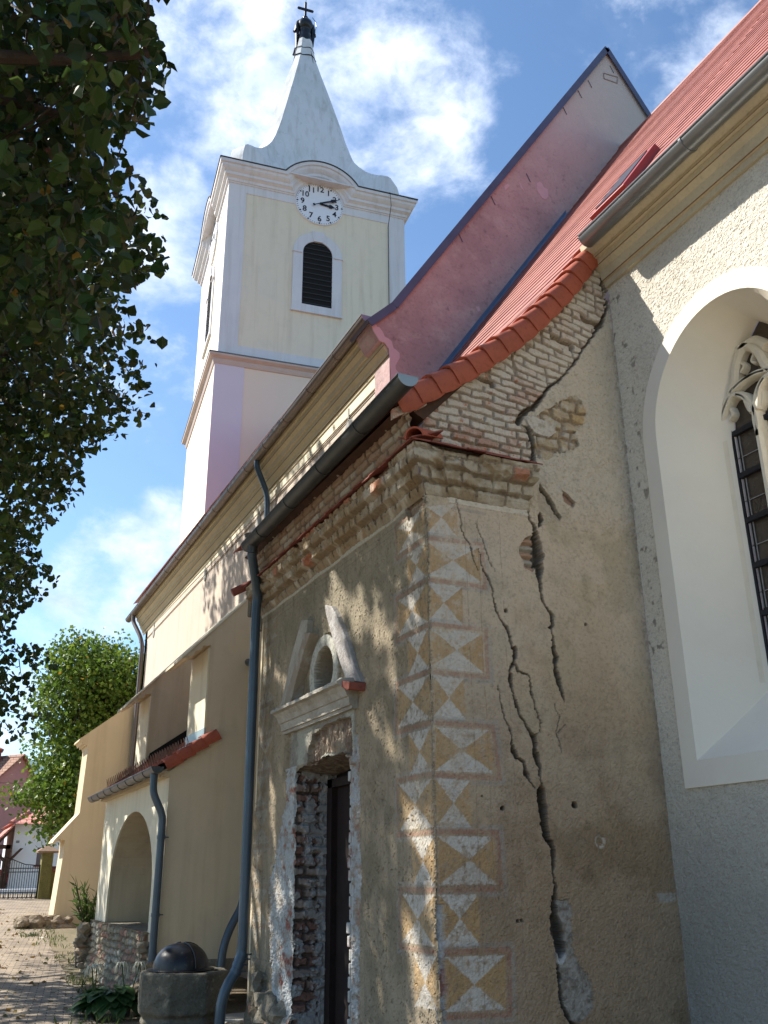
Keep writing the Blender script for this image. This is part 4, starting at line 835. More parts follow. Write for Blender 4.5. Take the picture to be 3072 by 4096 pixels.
# buttresses
def buttress(prof,y0,y1,m_,name='buttress'):
    mb=MB(); mb.prism([(x,y0,z) for x,z in prof],(0,y1-y0,0)); return mb.build(name,m_,nave)
b1=[(XN,.6),(3.35,.6),(3.35,4.74),(3.30,4.725),(3.24,4.72),(3.215,4.66),(3.13,4.63),(3.10,4.56),(3.03,4.55),(3.015,4.51),(2.98,4.535),(XN,6.66)]
bo=buttress(b1,13.0,14.05,m_beige); mb=MB(); mb.prism([(2.94,12.975,4.50),(XN,12.975,6.66),(XN,12.975,6.70),(2.94,12.975,4.54)],(0,1.10,0)); mb.build('weathering',m_cream,bo)
mb=MB(); mb.box(3.33,3.352,13.02,14.03,3.45,4.70); mb.build('front_face',m_cream,bo)
b2=[(x,z) for x,z in b1]
bo=buttress([(x,z-.03) for x,z in b1],17.03,17.98,m_beige); mb=MB(); mb.prism([(2.94,16.98,4.47),(XN,16.98,6.63),(XN,16.98,6.67),(2.94,16.98,4.51)],(0,1.03,0)); mb.build('weathering',m_cream,bo)
mb=MB(); mb.box(3.33,3.352,17.02,17.96,3.2,4.66); mb.build('front_face',m_cream,bo)
b3=[(XN,0),(3.24,0),(3.36,2.2),(3.36,2.50),(3.30,2.53),(3.27,2.50),(3.23,2.545),(3.19,2.50),(3.15,2.49),(3.13,2.42),(3.06,2.44),(3.09,2.50),(3.64,3.16),(3.66,3.2),(3.70,4.86),(3.66,4.96),(3.61,4.94),(3.58,5.0),(3.54,4.98),(3.50,5.06),(3.44,5.06),(3.46,5.12),(4.78,6.17),(XN,6.3)]
buttress(b3,26.9,27.9,m_ochre)
m_rub=mat('rubble_plinth',(.36,.29,.20),mott=[(5,(.24,.18,.12),.4,.62),(12,(.34,.16,.11),.60,.7),(30,.65,.5,.7)],bump=(9,.05),bump2=(40,.012))
def rock(mb,c,r,sq=(1,1,.7),seed=0):
    rng=np.random.default_rng(seed); bm=bmesh.new(); bmesh.ops.create_icosphere(bm,subdivisions=2,radius=1)
    vs=[]; 
    for v in bm.verts:
        k=1+.25*math.sin(v.co.x*3+seed)+.2*math.sin(v.co.y*4+seed*2)+.15*math.sin(v.co.z*5+seed)+rng.uniform(-.08,.08); vs.append((c[0]+v.co.x*r*sq[0]*k,c[1]+v.co.y*r*sq[1]*k,c[2]+v.co.z*r*sq[2]*k))
    bm.verts.index_update(); fs=[tuple(v.index for v in f.verts) for f in bm.faces]; bm.free(); mb.add(vs,fs)
mb=MB()
for k in range(26): rock(mb,(3.05+random.uniform(-.5,.6)*(k%3!=0),26.75+random.uniform(-.25,.2),.30+random.uniform(0,.35)),random.uniform(.10,.24),(1.2,.9,.7),k)
tag(mb.build('rubble_footing',m_rub,nave),kind='stuff')
# far and near downpipes of the nave
FP=[onX(566,2500,4.52),onX(575,2560,4.60),onX(566,2600,4.8),onX(560,2660,4.88)]
NY=float(onX(1027,1854,4.64)[1])
pipe(nave,[(4.64,27.2,8.8),(4.64,27.2,8.6),(4.82,26.85,8.1),(4.88,26.72,7.8),(4.88,26.72,.5)],.06,m_zincbrown,joints=((3,.1),(3,.5)))
pipe(nave,[(4.64,NY,8.95),(4.64,NY,8.80),(4.86,NY,8.3),(4.88,NY,8.1),(4.88,NY,5.2)],.052,m_pipe,joints=((3,.2),))
pipe(nave,[(3.92,13.05,4.55),(3.92,12.72,4.45),(3.92,12.72,1.28),(3.75,12.7,1.0),(3.66,12.68,.75),(3.62,12.66,.1)],.052,m_pipe,joints=((1,.9),))
# ------------------------------------------------------------ porch between the first two buttresses
porch=empty('porch',(3.6,15.5,.1),'low lean-to porch with a wide open arch on a rough stone and brick parapet','porch')
ar=[(YY,ZZ) for YY,ZZ in [(15.33+1.67*math.cos(a),1.50+1.06*math.sin(a)) for a in np.linspace(0,math.pi,25)]]
fw=[(13.012,.92),(13.012,2.96),(18.05,2.96),(18.05,.88),(17.0,.88)]+ar+[(13.66,.92)]
mb=MB(); mb.prism([(2.9,y,z) for y,z in fw],(.03,0,0)); mb.build('front_wall',m_cream,porch)
mb=MB(); mb.prism([(2.93,y,z) for y,z in fw],(2.02,0,0)); mb.build('vault',m_beige,porch)
mb=MB(); mb.prism([(2.895,13.0-.004,.50),(3.35,13.0-.004,.50),(3.35,13.0-.004,3.30),(2.895,13.0-.004,2.96)],(0,.02,0)); mb.prism([(2.90,13.02,.3),(3.35,13.02,.3),(3.35,13.02,.91),(2.90,13.02,.91)],(0,.64,0)); mb.build('side_wall',m_beige,porch)
mb=MB(); mb.prism([(3.34,12.999,.45),(XN,12.999,.45),(XN,12.999,.62),(3.34,12.999,.62)],(0,.3,0)); mb.build('plinth_band',m_stone,porch)
def parfn(u,v):
    f2=fbm(u,v,22,941,4,.65); e,idb=bricks(u,v,.10,.27,.02,942,.015); pr=sstep(-.004,.02,e+(f2-.5)*.03); c=np.empty(u.shape+(3,),np.float32); c[:]=(.30,.25,.17); c=mixc(c,(.36,.19,.14),(idb>.7)*.8); c=mixc(c,(.42,.38,.30),sstep(.5,.65,fbm(u,v,4,943,4))); c=mixc(c,(.15,.12,.09),(1-pr)*.8)
    return pr*.022+(f2-.5)*.03+sstep(.5,.1,v)*.10,c
gridwall('parapet','X',2.86,13.62,18.12,.0,.93,.015,parfn,m_wall,porch)
gridwall('parapet','Y',13.62,2.83,3.35,.0,.93,.015,lambda u,v:parfn(u+3,v),m_wall,porch)
mb=MB(); mb.box(2.86,3.36,13.63,18.1,.0,.925); mb.build('parapet_core',m_stone,porch)
mb=MB(); 
for k in range(34): rock(mb,(2.86+random.uniform(-.12,.1),13.3+random.uniform(-.35,.25) if k<16 else random.uniform(17.9,18.35),random.uniform(.02,.8)),random.uniform(.09,.17),(1,1,.6),100+k)
for k in range(26):
    z=random.random()**1.5*.62; q_=onY(600-40*random.random()+60*(z-.3)*random.random(),3850,12.85); rock(mb,(2.88+random.uniform(-.22,.12)*(1-z),12.92+random.uniform(-.12,.08),z),random.uniform(.07,.13),(1,1,.7),200+k)
tag(mb.build('rubble_footing',m_rub,porch),kind='stuff')
pz_=lambda x:3.0+(x-2.72)*.66
tileroof('roof',2.72,3.40,12.94,18.1,m_tileold,porch,pz_,step=.13)
tileroof('roof',3.40,4.98,14.06,16.99,m_tileold,porch,pz_,step=.13)
mb=MB(); mb.prism([(2.76,12.97,2.93),(4.98,12.97+1.1,pz_(4.98)-.06),(4.98,14.07,pz_(4.98)-.1),(2.76,12.97,2.87)],(0,.01,0)); mb.box(2.80,2.9,13.0,18.05,2.88,2.955); mb.build('eaves_soffit',m_ochre,porch)
for k in range(4):
    a=Vector((2.78+.17*k,0,pz_(2.78+.17*k)+.01)); t=Vector((1,0,.66)).normalized(); nrm=Vector((-t.z,0,t.x)); mb=MB(); rings=[]
    for q in range(4):
        f=q/3; P=a+t*(.24*f); lift=.03*(1-f); out_=.02*(1-f); sec=[(12.90-out_,-.12),(12.89-out_,-.02),(12.92,.025),(13.06,.02)]
        o=[(P+nrm*(h_+lift),y) for y,h_ in sec]; rings.append([(v.x,y,v.z) for v,y in o]+[(v.x-nrm.x*.014,y+.014,v.z-nrm.z*.014) for v,y in o[::-1]])
    mb.loft(rings,True,True); mb.build('verge_tile',m_tile,porch,smooth=True,angle=50)
mb=MB(); mb.prism([(3.345,12.99,3.40),(3.345,14.06,3.40),(3.345,14.06,3.56),(3.345,12.99,3.56)],(-.02,0,0)); mb.prism([(3.345,12.99,3.42),(3.345,14.06,3.42),(3.22,14.06,3.36),(3.22,12.99,3.36)],(0,0,.012)); mb.build('flashing',mat('light_lead_flashing',(.30,.37,.38),rough=.4,metal=.3),porch)
mb=MB(); mb.prism([(2.85,16.99,pz_(2.85)+.03),(4.9,16.99,pz_(4.9)+.03),(4.9,16.99,pz_(4.9)+.26),(3.4,16.99,pz_(3.4)+.20),(3.36,16.99,pz_(3.36)+.1)],(0,-.015,0)); mb.build('flashing',m_dark,porch)
pg=gutter('gutter',m_zincdark,porch,2.68,2.98,12.78,18.25,.08,-.004,rings_every=.62)
pipe(porch,[(2.68,12.98,2.92),(2.68,12.98,2.72),(2.70,12.96,2.62),(2.83,12.95,2.38),(2.83,12.95,2.2),(2.83,12.95,.32),(2.80,12.9,.20),(2.70,12.72,.10)],.05,m_pipe,joints=((4,.05),(4,.55)))
m_wire=mat('rusty_wire',(.20,.12,.09),rough=.6,metal=.3)
for r0 in (2.86,3.02,3.16):
    y=13.1; mb=MB()
    while y<17.8:
        zq=pz_(r0)+.03; mb.tube([(r0,y,zq),(r0-.03,y+.06,zq+.13),(r0,y+.12,zq)],.005,5); y+=.16+.02*random.random()
    mb.build('snow_guard',m_wire,porch)
# ------------------------------------------------------------ tower (turned 6.5 degrees against the nave)
TA=R(6.5); T0=np.array([6.84,28.0]); TR=np.array([math.cos(TA),-math.sin(TA)]); TD=np.array([math.sin(TA),math.cos(TA)]); TW=7.05
def T(r,d,z): p=T0+TR*r+TD*d; return (float(p[0]),float(p[1]),float(z))
def tf(px,py,d=0):   # picture point -> (r,z) on the tower's front face
    ry=ray(px,py); n=TD; t=(np.dot(n,T0)+d-np.dot(n,EYE[:2]))/np.dot(n,ry[:2]); P=EYE+ry*t; return (float(np.dot(TR,P[:2]-T0)),float(P[2]))
tower=empty('church_tower',T(TW/2,TW/2,0),'tall pale yellow bell tower with white corner strips, clock, louvred window and white spire','church tower')
def tprism(mb,P,d0,d1): # polygon (r,z) extruded along d
    mb.prism([T(r,d0,z) for r,z in P],tuple(TD*(d1-d0))+(0,)); return mb
def lprism(mb,P,r0,r1): # polygon (d,z) on the left face, extruded along r
    mb.prism([T(r0,d,z) for d,z in P],tuple(TR*(r1-r0))+(0,)); return mb
ZS=18.55
gl_=.12
mb=MB(); mb.prism([T(-gl_,-gl_,0),T(TW+gl_,-gl_,0),T(TW+gl_,TW+gl_,0),T(-gl_,TW+gl_,0)],(0,0,ZS-.1)); 
m_flarecream=mat('flare_tinted_tower_plaster',(.80,.66,.52),mott=[(.3,(.78,.64,.53),.4,.7)],bump=(25,.002))  # tower plaster with a mild pink lens flare mixed into its colour
mb.build('lower_stage',m_flarecream,tower)
m_flarewhite=mat('flare_tinted_white_plaster',(.68,.60,.66),mott=[(.4,(.64,.58,.64),.4,.7)])  # white strips, pink lens flare painted into the plaster tone
mb=MB(); tprism(mb,[(-gl_-.0,0),(.92,0),(.92,ZS-.35),(-gl_,ZS-.35)],-gl_-.02,-gl_+.01); mb.build('corner_strip',m_flarewhite,tower)
mb=MB(); tprism(mb,[(TW+gl_,0),(TW-.92,0),(TW-.92,ZS-.35),(TW+gl_,ZS-.35)],-gl_-.02,-gl_+.01); mb.build('corner_strip',m_flarewhite,tower)
LP=[(.0,-.42),(.16,-.36),(.20,-.26),(.20,-.18),(.33,-.10),(.34,-.03),(.0,.16)]
def ring4(mb,prof,z0,inset=0):
    rings=[]
    for o,h in prof: rings.append([T(-o+inset,-o+inset,z0+h),T(TW+o-inset,-o+inset,z0+h),T(TW+o-inset,TW+o-inset,z0+h),T(-o+inset,TW+o-inset,z0+h)])
    mb.loft(rings,True,False); return mb
ring4(MB(),[(o+.0,h) for o,h in LP],ZS).build('string_course',mat('rosy_moulding',(.56,.46,.41),mott=[(2,.9,.4,.7)]),tower)
ring4(MB(),[(.355,-.03),(.36,.0),(0,.17)],ZS+.012).build('string_course_sheet',m_zinc,tower)
CZ=25.97; CR_=TW/2; ZB=26.15
mb=MB(); mb.prism([T(0,0,ZS),T(TW,0,ZS),T(TW,TW,ZS),T(0,TW,ZS)],(0,0,26.85-ZS)); mb.build('upper_stage',m_yellow,tower)
arcp=[(CR_+1.5*math.cos(a),CZ+1.5*math.sin(a)) for a in np.linspace(.55,math.pi-.55,21)]
tp=[(.0,26.8),]+[(CR_+1.45,26.7)]+arcp+[(CR_-1.45,26.7)]
mb=MB(); tprism(mb,[(CR_+1.3,26.3)]+arcp+[(CR_-1.3,26.3)],-.004,.6); mb.build('clock_gable',m_lilac,tower)
mb=MB(); lprism(mb,[(CR_+1.3,26.3)]+arcp+[(CR_-1.3,26.3)],-.004,.6); mb.build('clock_gable',m_lilac,tower)
# white strips standing 2 cm proud
def strips(pr,n0,n1):
    for P in ([(-.0,ZS+.2),(.66,ZS+.2),(.66,ZB),(-.0,ZB)],[(TW,ZS+.2),(TW-.66,ZS+.2),(TW-.66,ZB),(TW,ZB)]):
        pr(MB(),P,n0,n1).build('corner_strip',m_lilac,tower)
    pr(MB(),[(.66,ZB-.36),(CR_-.85,ZB-.36),(CR_-.9,ZB),(.66,ZB)],n0,n1).build('top_band',m_lilac,tower)
    pr(MB(),[(TW-.66,ZB-.36),(CR_+.85,ZB-.36),(CR_+.9,ZB),(TW-.66,ZB)],n0,n1).build('top_band',m_lilac,tower)
    pr(MB(),[(.66,ZS+.2),(TW-.66,ZS+.2),(TW-.66,ZS+.55),(.66,ZS+.55)],n0,n1).build('bottom_band',m_lilac,tower)
strips(tprism,-.022,.0); strips(lprism,-.022,.0)
# cornice with the arched rise over the clock
CPF=[(0,0),(.05,.0),(.06,.05),(.10,.06),(.11,.16),(.20,.24),(.22,.25),(.22,.36),(.30,.42),(.36,.50),(.37,.60),(.43,.62),(.44,.72),(.44,.76),(0,.80)]
def path_(o,h):
    Rr=.97+h; zz=ZB+h; j=math.sqrt(max(Rr*Rr-(zz-CZ)**2,.01)); a0=math.asin((zz-CZ)/Rr); P=[(-o,zz),(CR_-j-.02,zz)]
    for k in range(25): a=math.pi-a0-(math.pi-2*a0)*k/24; P.append((CR_+Rr*math.cos(a),CZ+Rr*math.sin(a)))
    P+=[(CR_+j+.02,zz),(TW+o,zz)]; return P
for side in ('F','L'):
    mb=MB(); rings=[]
    for o,h in CPF: rings.append([T(r,-o,z) if side=='F' else T(-o,r,z) for r,z in path_(o,h)])
    n=len(rings[0]); vs=[p for r in rings for p in r]; fs=[(k*n+i,k*n+i+1,(k+1)*n+i+1,(k+1)*n+i) for k in range(len(rings)-1) for i in range(n-1)]
    mb.add(vs,fs); mb.build('cornice',m_lilac,tower,smooth=True,angle=30)
    mb=MB(); P=path_(.45,.775); mb.tube([T(r,-.45,z) if side=='F' else T(-.45,r,z) for r,z in P],.028,6); mb.build('cornice_drip_edge',mat('dark_sheet_edge',(.05,.05,.06)),tower)
mb=MB(); 
for P in ([T(TW,-.44,26.86),T(TW+.44,-.44,26.86),T(TW+.44,TW+.4,26.86),T(TW,TW+.4,26.86)],): mb.prism(P,(0,0,.06))
mb.prism([T(-.42,-.42,26.87),T(TW+.42,-.42,26.87),T(TW+.42,TW+.42,26.87),T(-.42,TW+.42,26.87)],(0,0,.05)); mb.build('cornice_top',m_lilac,tower)
# clock
def clock(fr,out_):
    # fr(r,z,proud)-> point ; placed on two faces
    root=None; n=48
    mb=MB(); mb.add([fr(CR_+.95*math.cos(2*math.pi*k/n),CZ+.95*math.sin(2*math.pi*k/n),.07) for k in range(n)]+[fr(CR_+.96*math.cos(2*math.pi*k/n),CZ+.96*math.sin(2*math.pi*k/n),-.02) for k in range(n)],[tuple(range(n))]+[(k,(k+1)%n,n+(k+1)%n,n+k) for k in range(n)])
    dial=mb.build('clock_dial',m_white,tower)
    mb=MB()
    for k in range(60):
        a=2*math.pi*k/60; big=k%5==0; r0,r1,w_=(.86,.93,.030) if big else (.885,.93,.009); ca,sa=math.sin(a),math.cos(a)
        mb.add([fr(CR_+ca*q-sa*w_*s_,CZ+sa*q+ca*w_*s_,.076) for q,s_ in ((r0,-1),(r1,-1),(r1,1),(r0,1))],[(0,1,2,3)])
    mb.build('minute_marks',m_black,dial)
    for k in range(1,13):
        a=2*math.pi*k/12; cu=bpy.data.curves.new('t','FONT'); cu.body=str(k); cu.size=.36; cu.align_x='CENTER'; cu.align_y='CENTER'; cu.offset=.006; cu.resolution_u=3
        to=bpy.data.objects.new('t',cu); me=bpy.data.meshes.new_from_object(to); V=[]; 
        for v in me.vertices: V.append(fr(CR_+.69*math.sin(a)+v.co.x*.92,CZ+.70*math.cos(a)+v.co.y,.08))
        fs=[tuple(p.vertices) for p in me.polygons]; bpy.data.objects.remove(to); MB().add(V,fs).build('numeral',m_black,dial)
    def hand(ang,L_,w_,lv,tail,name):
        ca,sa=math.sin(ang),math.cos(ang); mk=lambda q,s_: fr(CR_+ca*q+sa*s_,CZ+sa*q-ca*s_,lv)
        P=[(0,-w_),(L_*.55,-w_),(L_*.58,-w_*2.4),(L_*.72,-w_*2.2),(L_*.86,-w_*.3),(L_,0),(L_*.86,w_*.3),(L_*.72,w_*2.2),(L_*.58,w_*2.4),(L_*.55,w_),(0,w_)]
        if tail: P=[(0,-w_)]+P[1:-1]+[(0,w_),(-.02,.012),(-tail,.012),(-tail,.045),(-tail-.08,.045),(-tail-.08,-.045),(-tail,-.045),(-tail,-.012),(-.02,-.012)]
        nn=Vector(fr(0,0,.02))-Vector(fr(0,0,0)); MB().prism([mk(q,s_) for q,s_ in P],tuple(nn)).build(name,m_black,dial)
    hand(R(90+5),.66,.035,.10,0,'hour_hand'); hand(R(66),.86,.03,.13,.22,'minute_hand')
clock(lambda r,z,p:T(r,-p,z),1); clock(lambda r,z,p:T(-p,2*CR_-r if False else TW-r,z),1)
# louvred windows
WR0,WR1=tf(*z1(842,900))[0],tf(*z1(1040,900))[0]; WZ0=tf(*z1(940,1040))[1]; WT=tf(*z1(935,612))[1]; WC=CR_-.03
hwv=(WR1-WR0)/2; WC=(WR0+WR1)/2
def louvre(pr,pt,c0):
    hw=hwv; zs=WT-hw*.95; A=[(c0+hw*math.cos(a),zs+hw*.95*math.sin(a)) for a in np.linspace(0,math.pi,15)]
    pr(MB(),[(c0-hw,WZ0),(c0+hw,WZ0)]+A,-.004,.05).build('window_opening',m_dark,tower)
    bw=.38; B=[(c0+(hw+bw)*math.cos(a),zs+(hw+bw)*.98*math.sin(a)) for a in np.linspace(0,math.pi,15)]
    mb=MB(); O=[(c0+hw+bw,WZ0-.3)]+B+[(c0-hw-bw,WZ0-.3)]; I=[(c0+hw,WZ0)]+A+[(c0-hw,WZ0)]
    for i in range(len(O)-1): pr(mb,[O[i],O[i+1],I[i+1],I[i]],-.05,.0)
    pr(mb,[O[0],I[0],I[-1],O[-1]],-.05,.0); fr_=mb.build('window_surround',m_lilac,tower)
    pr(MB(),[(c0-hw-bw-.03,WZ0-.36),(c0+hw+bw+.03,WZ0-.36),(c0+hw+bw+.03,WZ0-.30),(c0-hw-bw-.03,WZ0-.30)],-.09,.0).build('sill',m_lilac,fr_)
    pr(MB(),[(c0-.17,WT-.03),(c0+.17,WT-.03),(c0+.26,WT+bw+.05),(c0-.26,WT+bw+.05)],-.09,.0).build('keystone',m_lilac,fr_)
    for s_ in (-1,1):
        x0,x1=sorted((c0+s_*(hw+.04),c0+s_*(hw+bw+.03))); pr(MB(),[(x0,zs-.10),(x1,zs-.10),(x1,zs-.04),(x0,zs-.04)],-.09,.0).build('impost',m_lilac,fr_)
    z=WZ0+.05; n=0
    nsl=13; st=(WT-WZ0)/nsl
    for k in range(nsl):
        z=WZ0+.06+k*st; hh=hw if z<zs else hw*math.sqrt(max(1-((z+.1-zs)/(hw*.95))**2,.01))
        if hh<.15: continue
        pr(MB(),[(c0-hh,z),(c0+hh,z),(c0+hh,z+.035),(c0-hh,z+.035)],-.035,-.005).build('slat',m_louv,fr_)
louvre(tprism,None,WC); louvre(lprism,None,CR_)
# spire: chamfered square body, corners sweeping out into scrolls
def sec(z):
    a=np.interp(z,[26.9,28.0,29.0,29.5,30.5,32.5,34.7,36.0,37.0,38.2],[2.5,2.35,2.16,2.06,1.88,1.50,1.02,.70,.47,.30]); ch=np.interp(z,[26.9,28.3,29.9,32.4,34.7,38.2],[.43,.43,.38,.40,.34,.12])
    e=np.interp(z,[26.9,27.6,28.2,28.35,28.5,28.62,28.78,29.0,29.4,29.9,30.8],[.98,1.12,1.12,1.05,.90,.74,.60,.45,.28,.12,0]); b=max(a-ch,.08); c0=TW/2; P=[]
    for q in range(4):
        ca,sa=math.cos(q*math.pi/2),math.sin(q*math.pi/2)
        # side q: outward -d for q=0
        loc=[(-b-e,-a-e),(-b*.78-e*.25,-a-e*.22),(-b*.4,-a),(b*.4,-a),(b*.78+e*.25,-a-e*.22),(b+e,-a-e)]
        for x,y in loc: P.append(T(c0+x*ca-y*sa,c0+x*sa+y*ca,z))
    return P
zs_=[26.9,27.3,27.6,27.85,28.0,28.1,28.2,28.28,28.35,28.43,28.5,28.56,28.62,28.7,28.78,28.88,29.0,29.2,29.4,29.7,30.0,30.5,31.5,32.5,34,34.7,36,36.9,36.95,37.5,38.2]
mb=MB(); mb.loft([sec(z) for z in zs_],True,True); spire=mb.build('spire',m_spire,tower,smooth=True,angle=24)
mb=MB()
for rr,zq in ((0,36.95),(0,37.5)):
    P=sec(zq); mb.tube([Vector(p)+(Vector(p)-Vector(T(CR_,CR_,zq))).normalized()*.012-Vector((0,0,.06*math.sin(i*1.3))) for i,p in enumerate(P+[P[0]])],.016 if zq>37.2 else .03,5)
mb.build('lightning_wire',m_iron,spire)
cz=T(CR_,CR_,0)
DZ=1.08
mb=MB(); mb.revolve([(.30,37.0),(.33,37.15),(.30,37.5),(.26,37.75),(.30,37.85)]+[(.37*math.cos(a),38.2+.40*math.sin(a)) for a in np.linspace(-1.0,1.35,9)]+[(.11,38.65),(.12,38.75),(.05,38.85)],(cz[0],cz[1],DZ),18); fin=mb.build('finial_orb',m_iron,tower,smooth=True)
for s_ in (-1,1):
    mb=MB(); c=lambda r,z:(cz[0]+TR[0]*r*s_,cz[1]+TR[1]*r*s_,z+DZ)
    mb.tube([c(.22,38.5),c(.34,38.3),c(.39,38.0),c(.38,37.5),c(.38,37.0 if s_>0 else 36.7)],.07,8,rs=[.06,.11,.12,.09,.05]); rock(mb,c(.46,37.75),.10,(1,1,1),3)
    if s_<0: mb.tube([c(.45,36.62),c(.52,36.2)],.055,8)
    mb.build('finial_arm',m_iron,fin,smooth=True)
mb=MB(); z=38.75+DZ-.25; 
mb.prism([(cz[0]+TR[0]*r,cz[1]+TR[1]*r,zz) for r,zz in ((-.05,z),(.05,z),(.05,z+.75),(.36,z+.75),(.40,z+.80),(.36,z+.86),(.05,z+.86),(.05,z+1.25),(0,z+1.3),(-.05,z+1.25),(-.05,z+.86),(-.36,z+.86),(-.40,z+.80),(-.36,z+.75),(-.05,z+.75))],tuple(TD*.07)+(0,)); mb.build('cross',m_iron,fin)
mb=MB(); mb.tube([(cz[0],cz[1],z+1.2),(cz[0],cz[1],z+2.2)],.012,5); mb.tube([(cz[0]+.35,cz[1],40.0),(cz[0]+.52,cz[1],39.8),(cz[0]+.56,cz[1],39.5),(cz[0]+.5,cz[1],39.2)],.014,5); mb.build('lightning_rod',m_iron,fin)
lw=[T(CR_+.2,CR_-.36,37.6)]+[T(CR_+dx,CR_-dd,z) for dx,dd,z in ((.45,.93,34.7),(.72,1.36,32.5),(.95,1.75,30.5),(1.2,2.06,28.9),(1.5,2.42,27.2))]+[T(TW-.75,-.48,26.95),T(TW-.72,-.50,26.3),T(TW-.70,-.05,25.6),T(TW-.70,-.05,20)]
mb=MB(); mb.tube(lw,.014,5); mb.build('lightning_cable',m_iron,tower)
# ------------------------------------------------------------ old well
m_well=mat('mossy_well_stone',(.17,.15,.11),mott=[(2.5,(.10,.095,.075),.4,.65),(12,(.27,.24,.18),.56,.72),(50,.6,.5,.7)],bump=(13,.03),bump2=(50,.008),spec=.2)
WX,WYY=2.65,10.55
well=empty('stone_well',(WX,WYY,0),'eight-sided mossy stone well basin closed by a black iron dome','well')
mb=MB(); rings=[]; a0=.25
for r,z in ((.44,0),(.46,.05),(.38,.12),(.42,.22),(.45,.27),(.42,.30),(.43,.33),(.47,.36),(.47,.70),(.455,.725),(.34,.725),(.33,.60)): rings.append([(WX+r*math.cos(a0+k*math.pi/4),WYY+r*math.sin(a0+k*math.pi/4),z) for k in range(8)])
mb.loft(rings,True,True); o=mb.build('basin',m_well,well); b=o.modifiers.new('b','BEVEL'); b.width=.02; b.segments=2; sb=o.modifiers.new('s','SUBSURF'); sb.subdivision_type='SIMPLE'; sb.levels=sb.render_levels=3; dm=o.modifiers.new('d','DISPLACE'); tx=bpy.data.textures.new('n','CLOUDS'); tx.noise_scale=.12; dm.texture=tx; dm.strength=.035
mb=MB(); mb.revolve([(.345,.72),(.35,.735),(.30,.745)]+[(.285*math.cos(a)**.8,.745+.235*math.sin(a)) for a in np.linspace(0,1.5,10)]+[(0,.982)],(WX-.04,WYY,0),28); lid=mb.build('iron_lid',m_iron,well,smooth=True)
mb=MB()
for an in (.3,1.87,-1.27): mb.tube([(WX-.04+.29*math.cos(a)**.8*math.cos(an),WYY+.29*math.cos(a)**.8*math.sin(an),.75+.235*math.sin(a)) for a in np.linspace(.02,1.5,10)],.008,5)
mb.build('lid_strap',m_iron,lid)
# ------------------------------------------------------------ plants, pot, stones
def leafmesh(name,c,n,r,leaf,mat_,parent,cols,seed,shape='blade',up=.6,zr=1.0,fold=.25):
    rng=np.random.default_rng(seed); V=[];Fq=[];Cc=[]
    d=rng.normal(size=(n,3)); d/=np.linalg.norm(d,axis=1)[:,None]; d[:,2]=np.abs(d[:,2])*zr
    p=np.array(c)+d*np.array(r)*rng.random((n,1))**.4
    dirs=d*(1-up)+np.array([0,0,up])+rng.normal(size=(n,3))*.35; return leaves_np(name,p,dirs,leaf,mat_,parent,cols,seed,shape)
def leaves_np(name,p,dirs,size,mat_,parent,cols,seed,shape='leaf',colid=None):
    rng=np.random.default_rng(seed+1); n=len(p); dirs=dirs/np.linalg.norm(dirs,axis=1)[:,None]; rnd=rng.normal(size=(n,3)); s=np.cross(dirs,rnd); s/=np.linalg.norm(s,axis=1)[:,None]; nn=np.cross(s,dirs)
    L_=(size*(.65+.7*rng.random(n)))[:,None]
    if shape=='leaf': uv=[(0,0,0),(.42,.25,.10),(.40,.62,.14),(0,1.0,-.06),(-.40,.62,.14),(-.42,.25,.10)]; f=[(0,1,2,3),(0,3,4,5)]
    elif shape=='quad': uv=[(0,0,0),(.45,.5,.08),(0,1,-.05),(-.45,.5,.08)]; f=[(0,1,2,3)]
    else: uv=[(0,0,0),(.09,.4,.0),(0,1,-.12),(-.09,.4,.0)]; f=[(0,1,2,3)]
    if shape=='hosta': pass
    k=len(uv); V=np.empty((n,k,3),np.float32)
    for i,(a,b,c_) in enumerate(uv): V[:,i]=p+s*L_*a+dirs*L_*b+nn*L_*c_
    idx=np.arange(n)[:,None,None]*k+np.array(f)[None]; cols=np.array(cols,np.float32); ci=rng.integers(0,len(cols),n) if colid is None else colid
    cc=cols[ci]*(.75+.5*rng.random((n,1))); cc=np.repeat(cc[:,None],k,1)
    return mesh_np(name,V.reshape(-1,3),idx.reshape(-1,4),mat_,parent,cc.reshape(-1,3))
GR=[(.05,.10,.018),(.035,.08,.015),(.075,.13,.03),(.06,.11,.02)]
potc=onX(380,3870,2.15); pc=(2.45,16.6,gz(16.6)); 
q=onZ(345,3872,.12); pc=(float(q[0]),float(q[1]),.12)
pot=empty('potted_oleander',pc,'leafy oleander shrub growing in a black plastic pot by the porch','potted plant')
mb=MB(); mb.revolve([(.19,0),(.24,.38),(.27,.39),(.27,.43),(.24,.43),(.23,.36),(0,.35)],pc,20); mb.build('pot',mat('black_plastic',(.02,.02,.022),rough=.5),pot,smooth=True,angle=40)
rng=np.random.default_rng(5); P=[];Dd=[]; mb=MB()
for k in range(16):
    a=rng.random()*6.28; l=rng.uniform(.6,1.15); tilt=rng.uniform(.05,.55); tip=np.array([math.cos(a)*tilt,math.sin(a)*tilt,1.0]); tip/=np.linalg.norm(tip); b0=np.array([pc[0],pc[1],pc[2]+.38])
    mb.tube([b0,b0+tip*l],.007,5)
    for j in range(26):
        t=.25+.75*j/25; P.append(b0+tip*l*t); Dd.append(tip*.7+rng.normal(size=3)*.55)
mb.build('stems',m_bark,pot); leaves_np('foliage',np.array(P),np.array(Dd),.17,m_leaffar,pot,[(.09,.15,.03),(.07,.12,.03),(.12,.18,.05)],3,'blade')
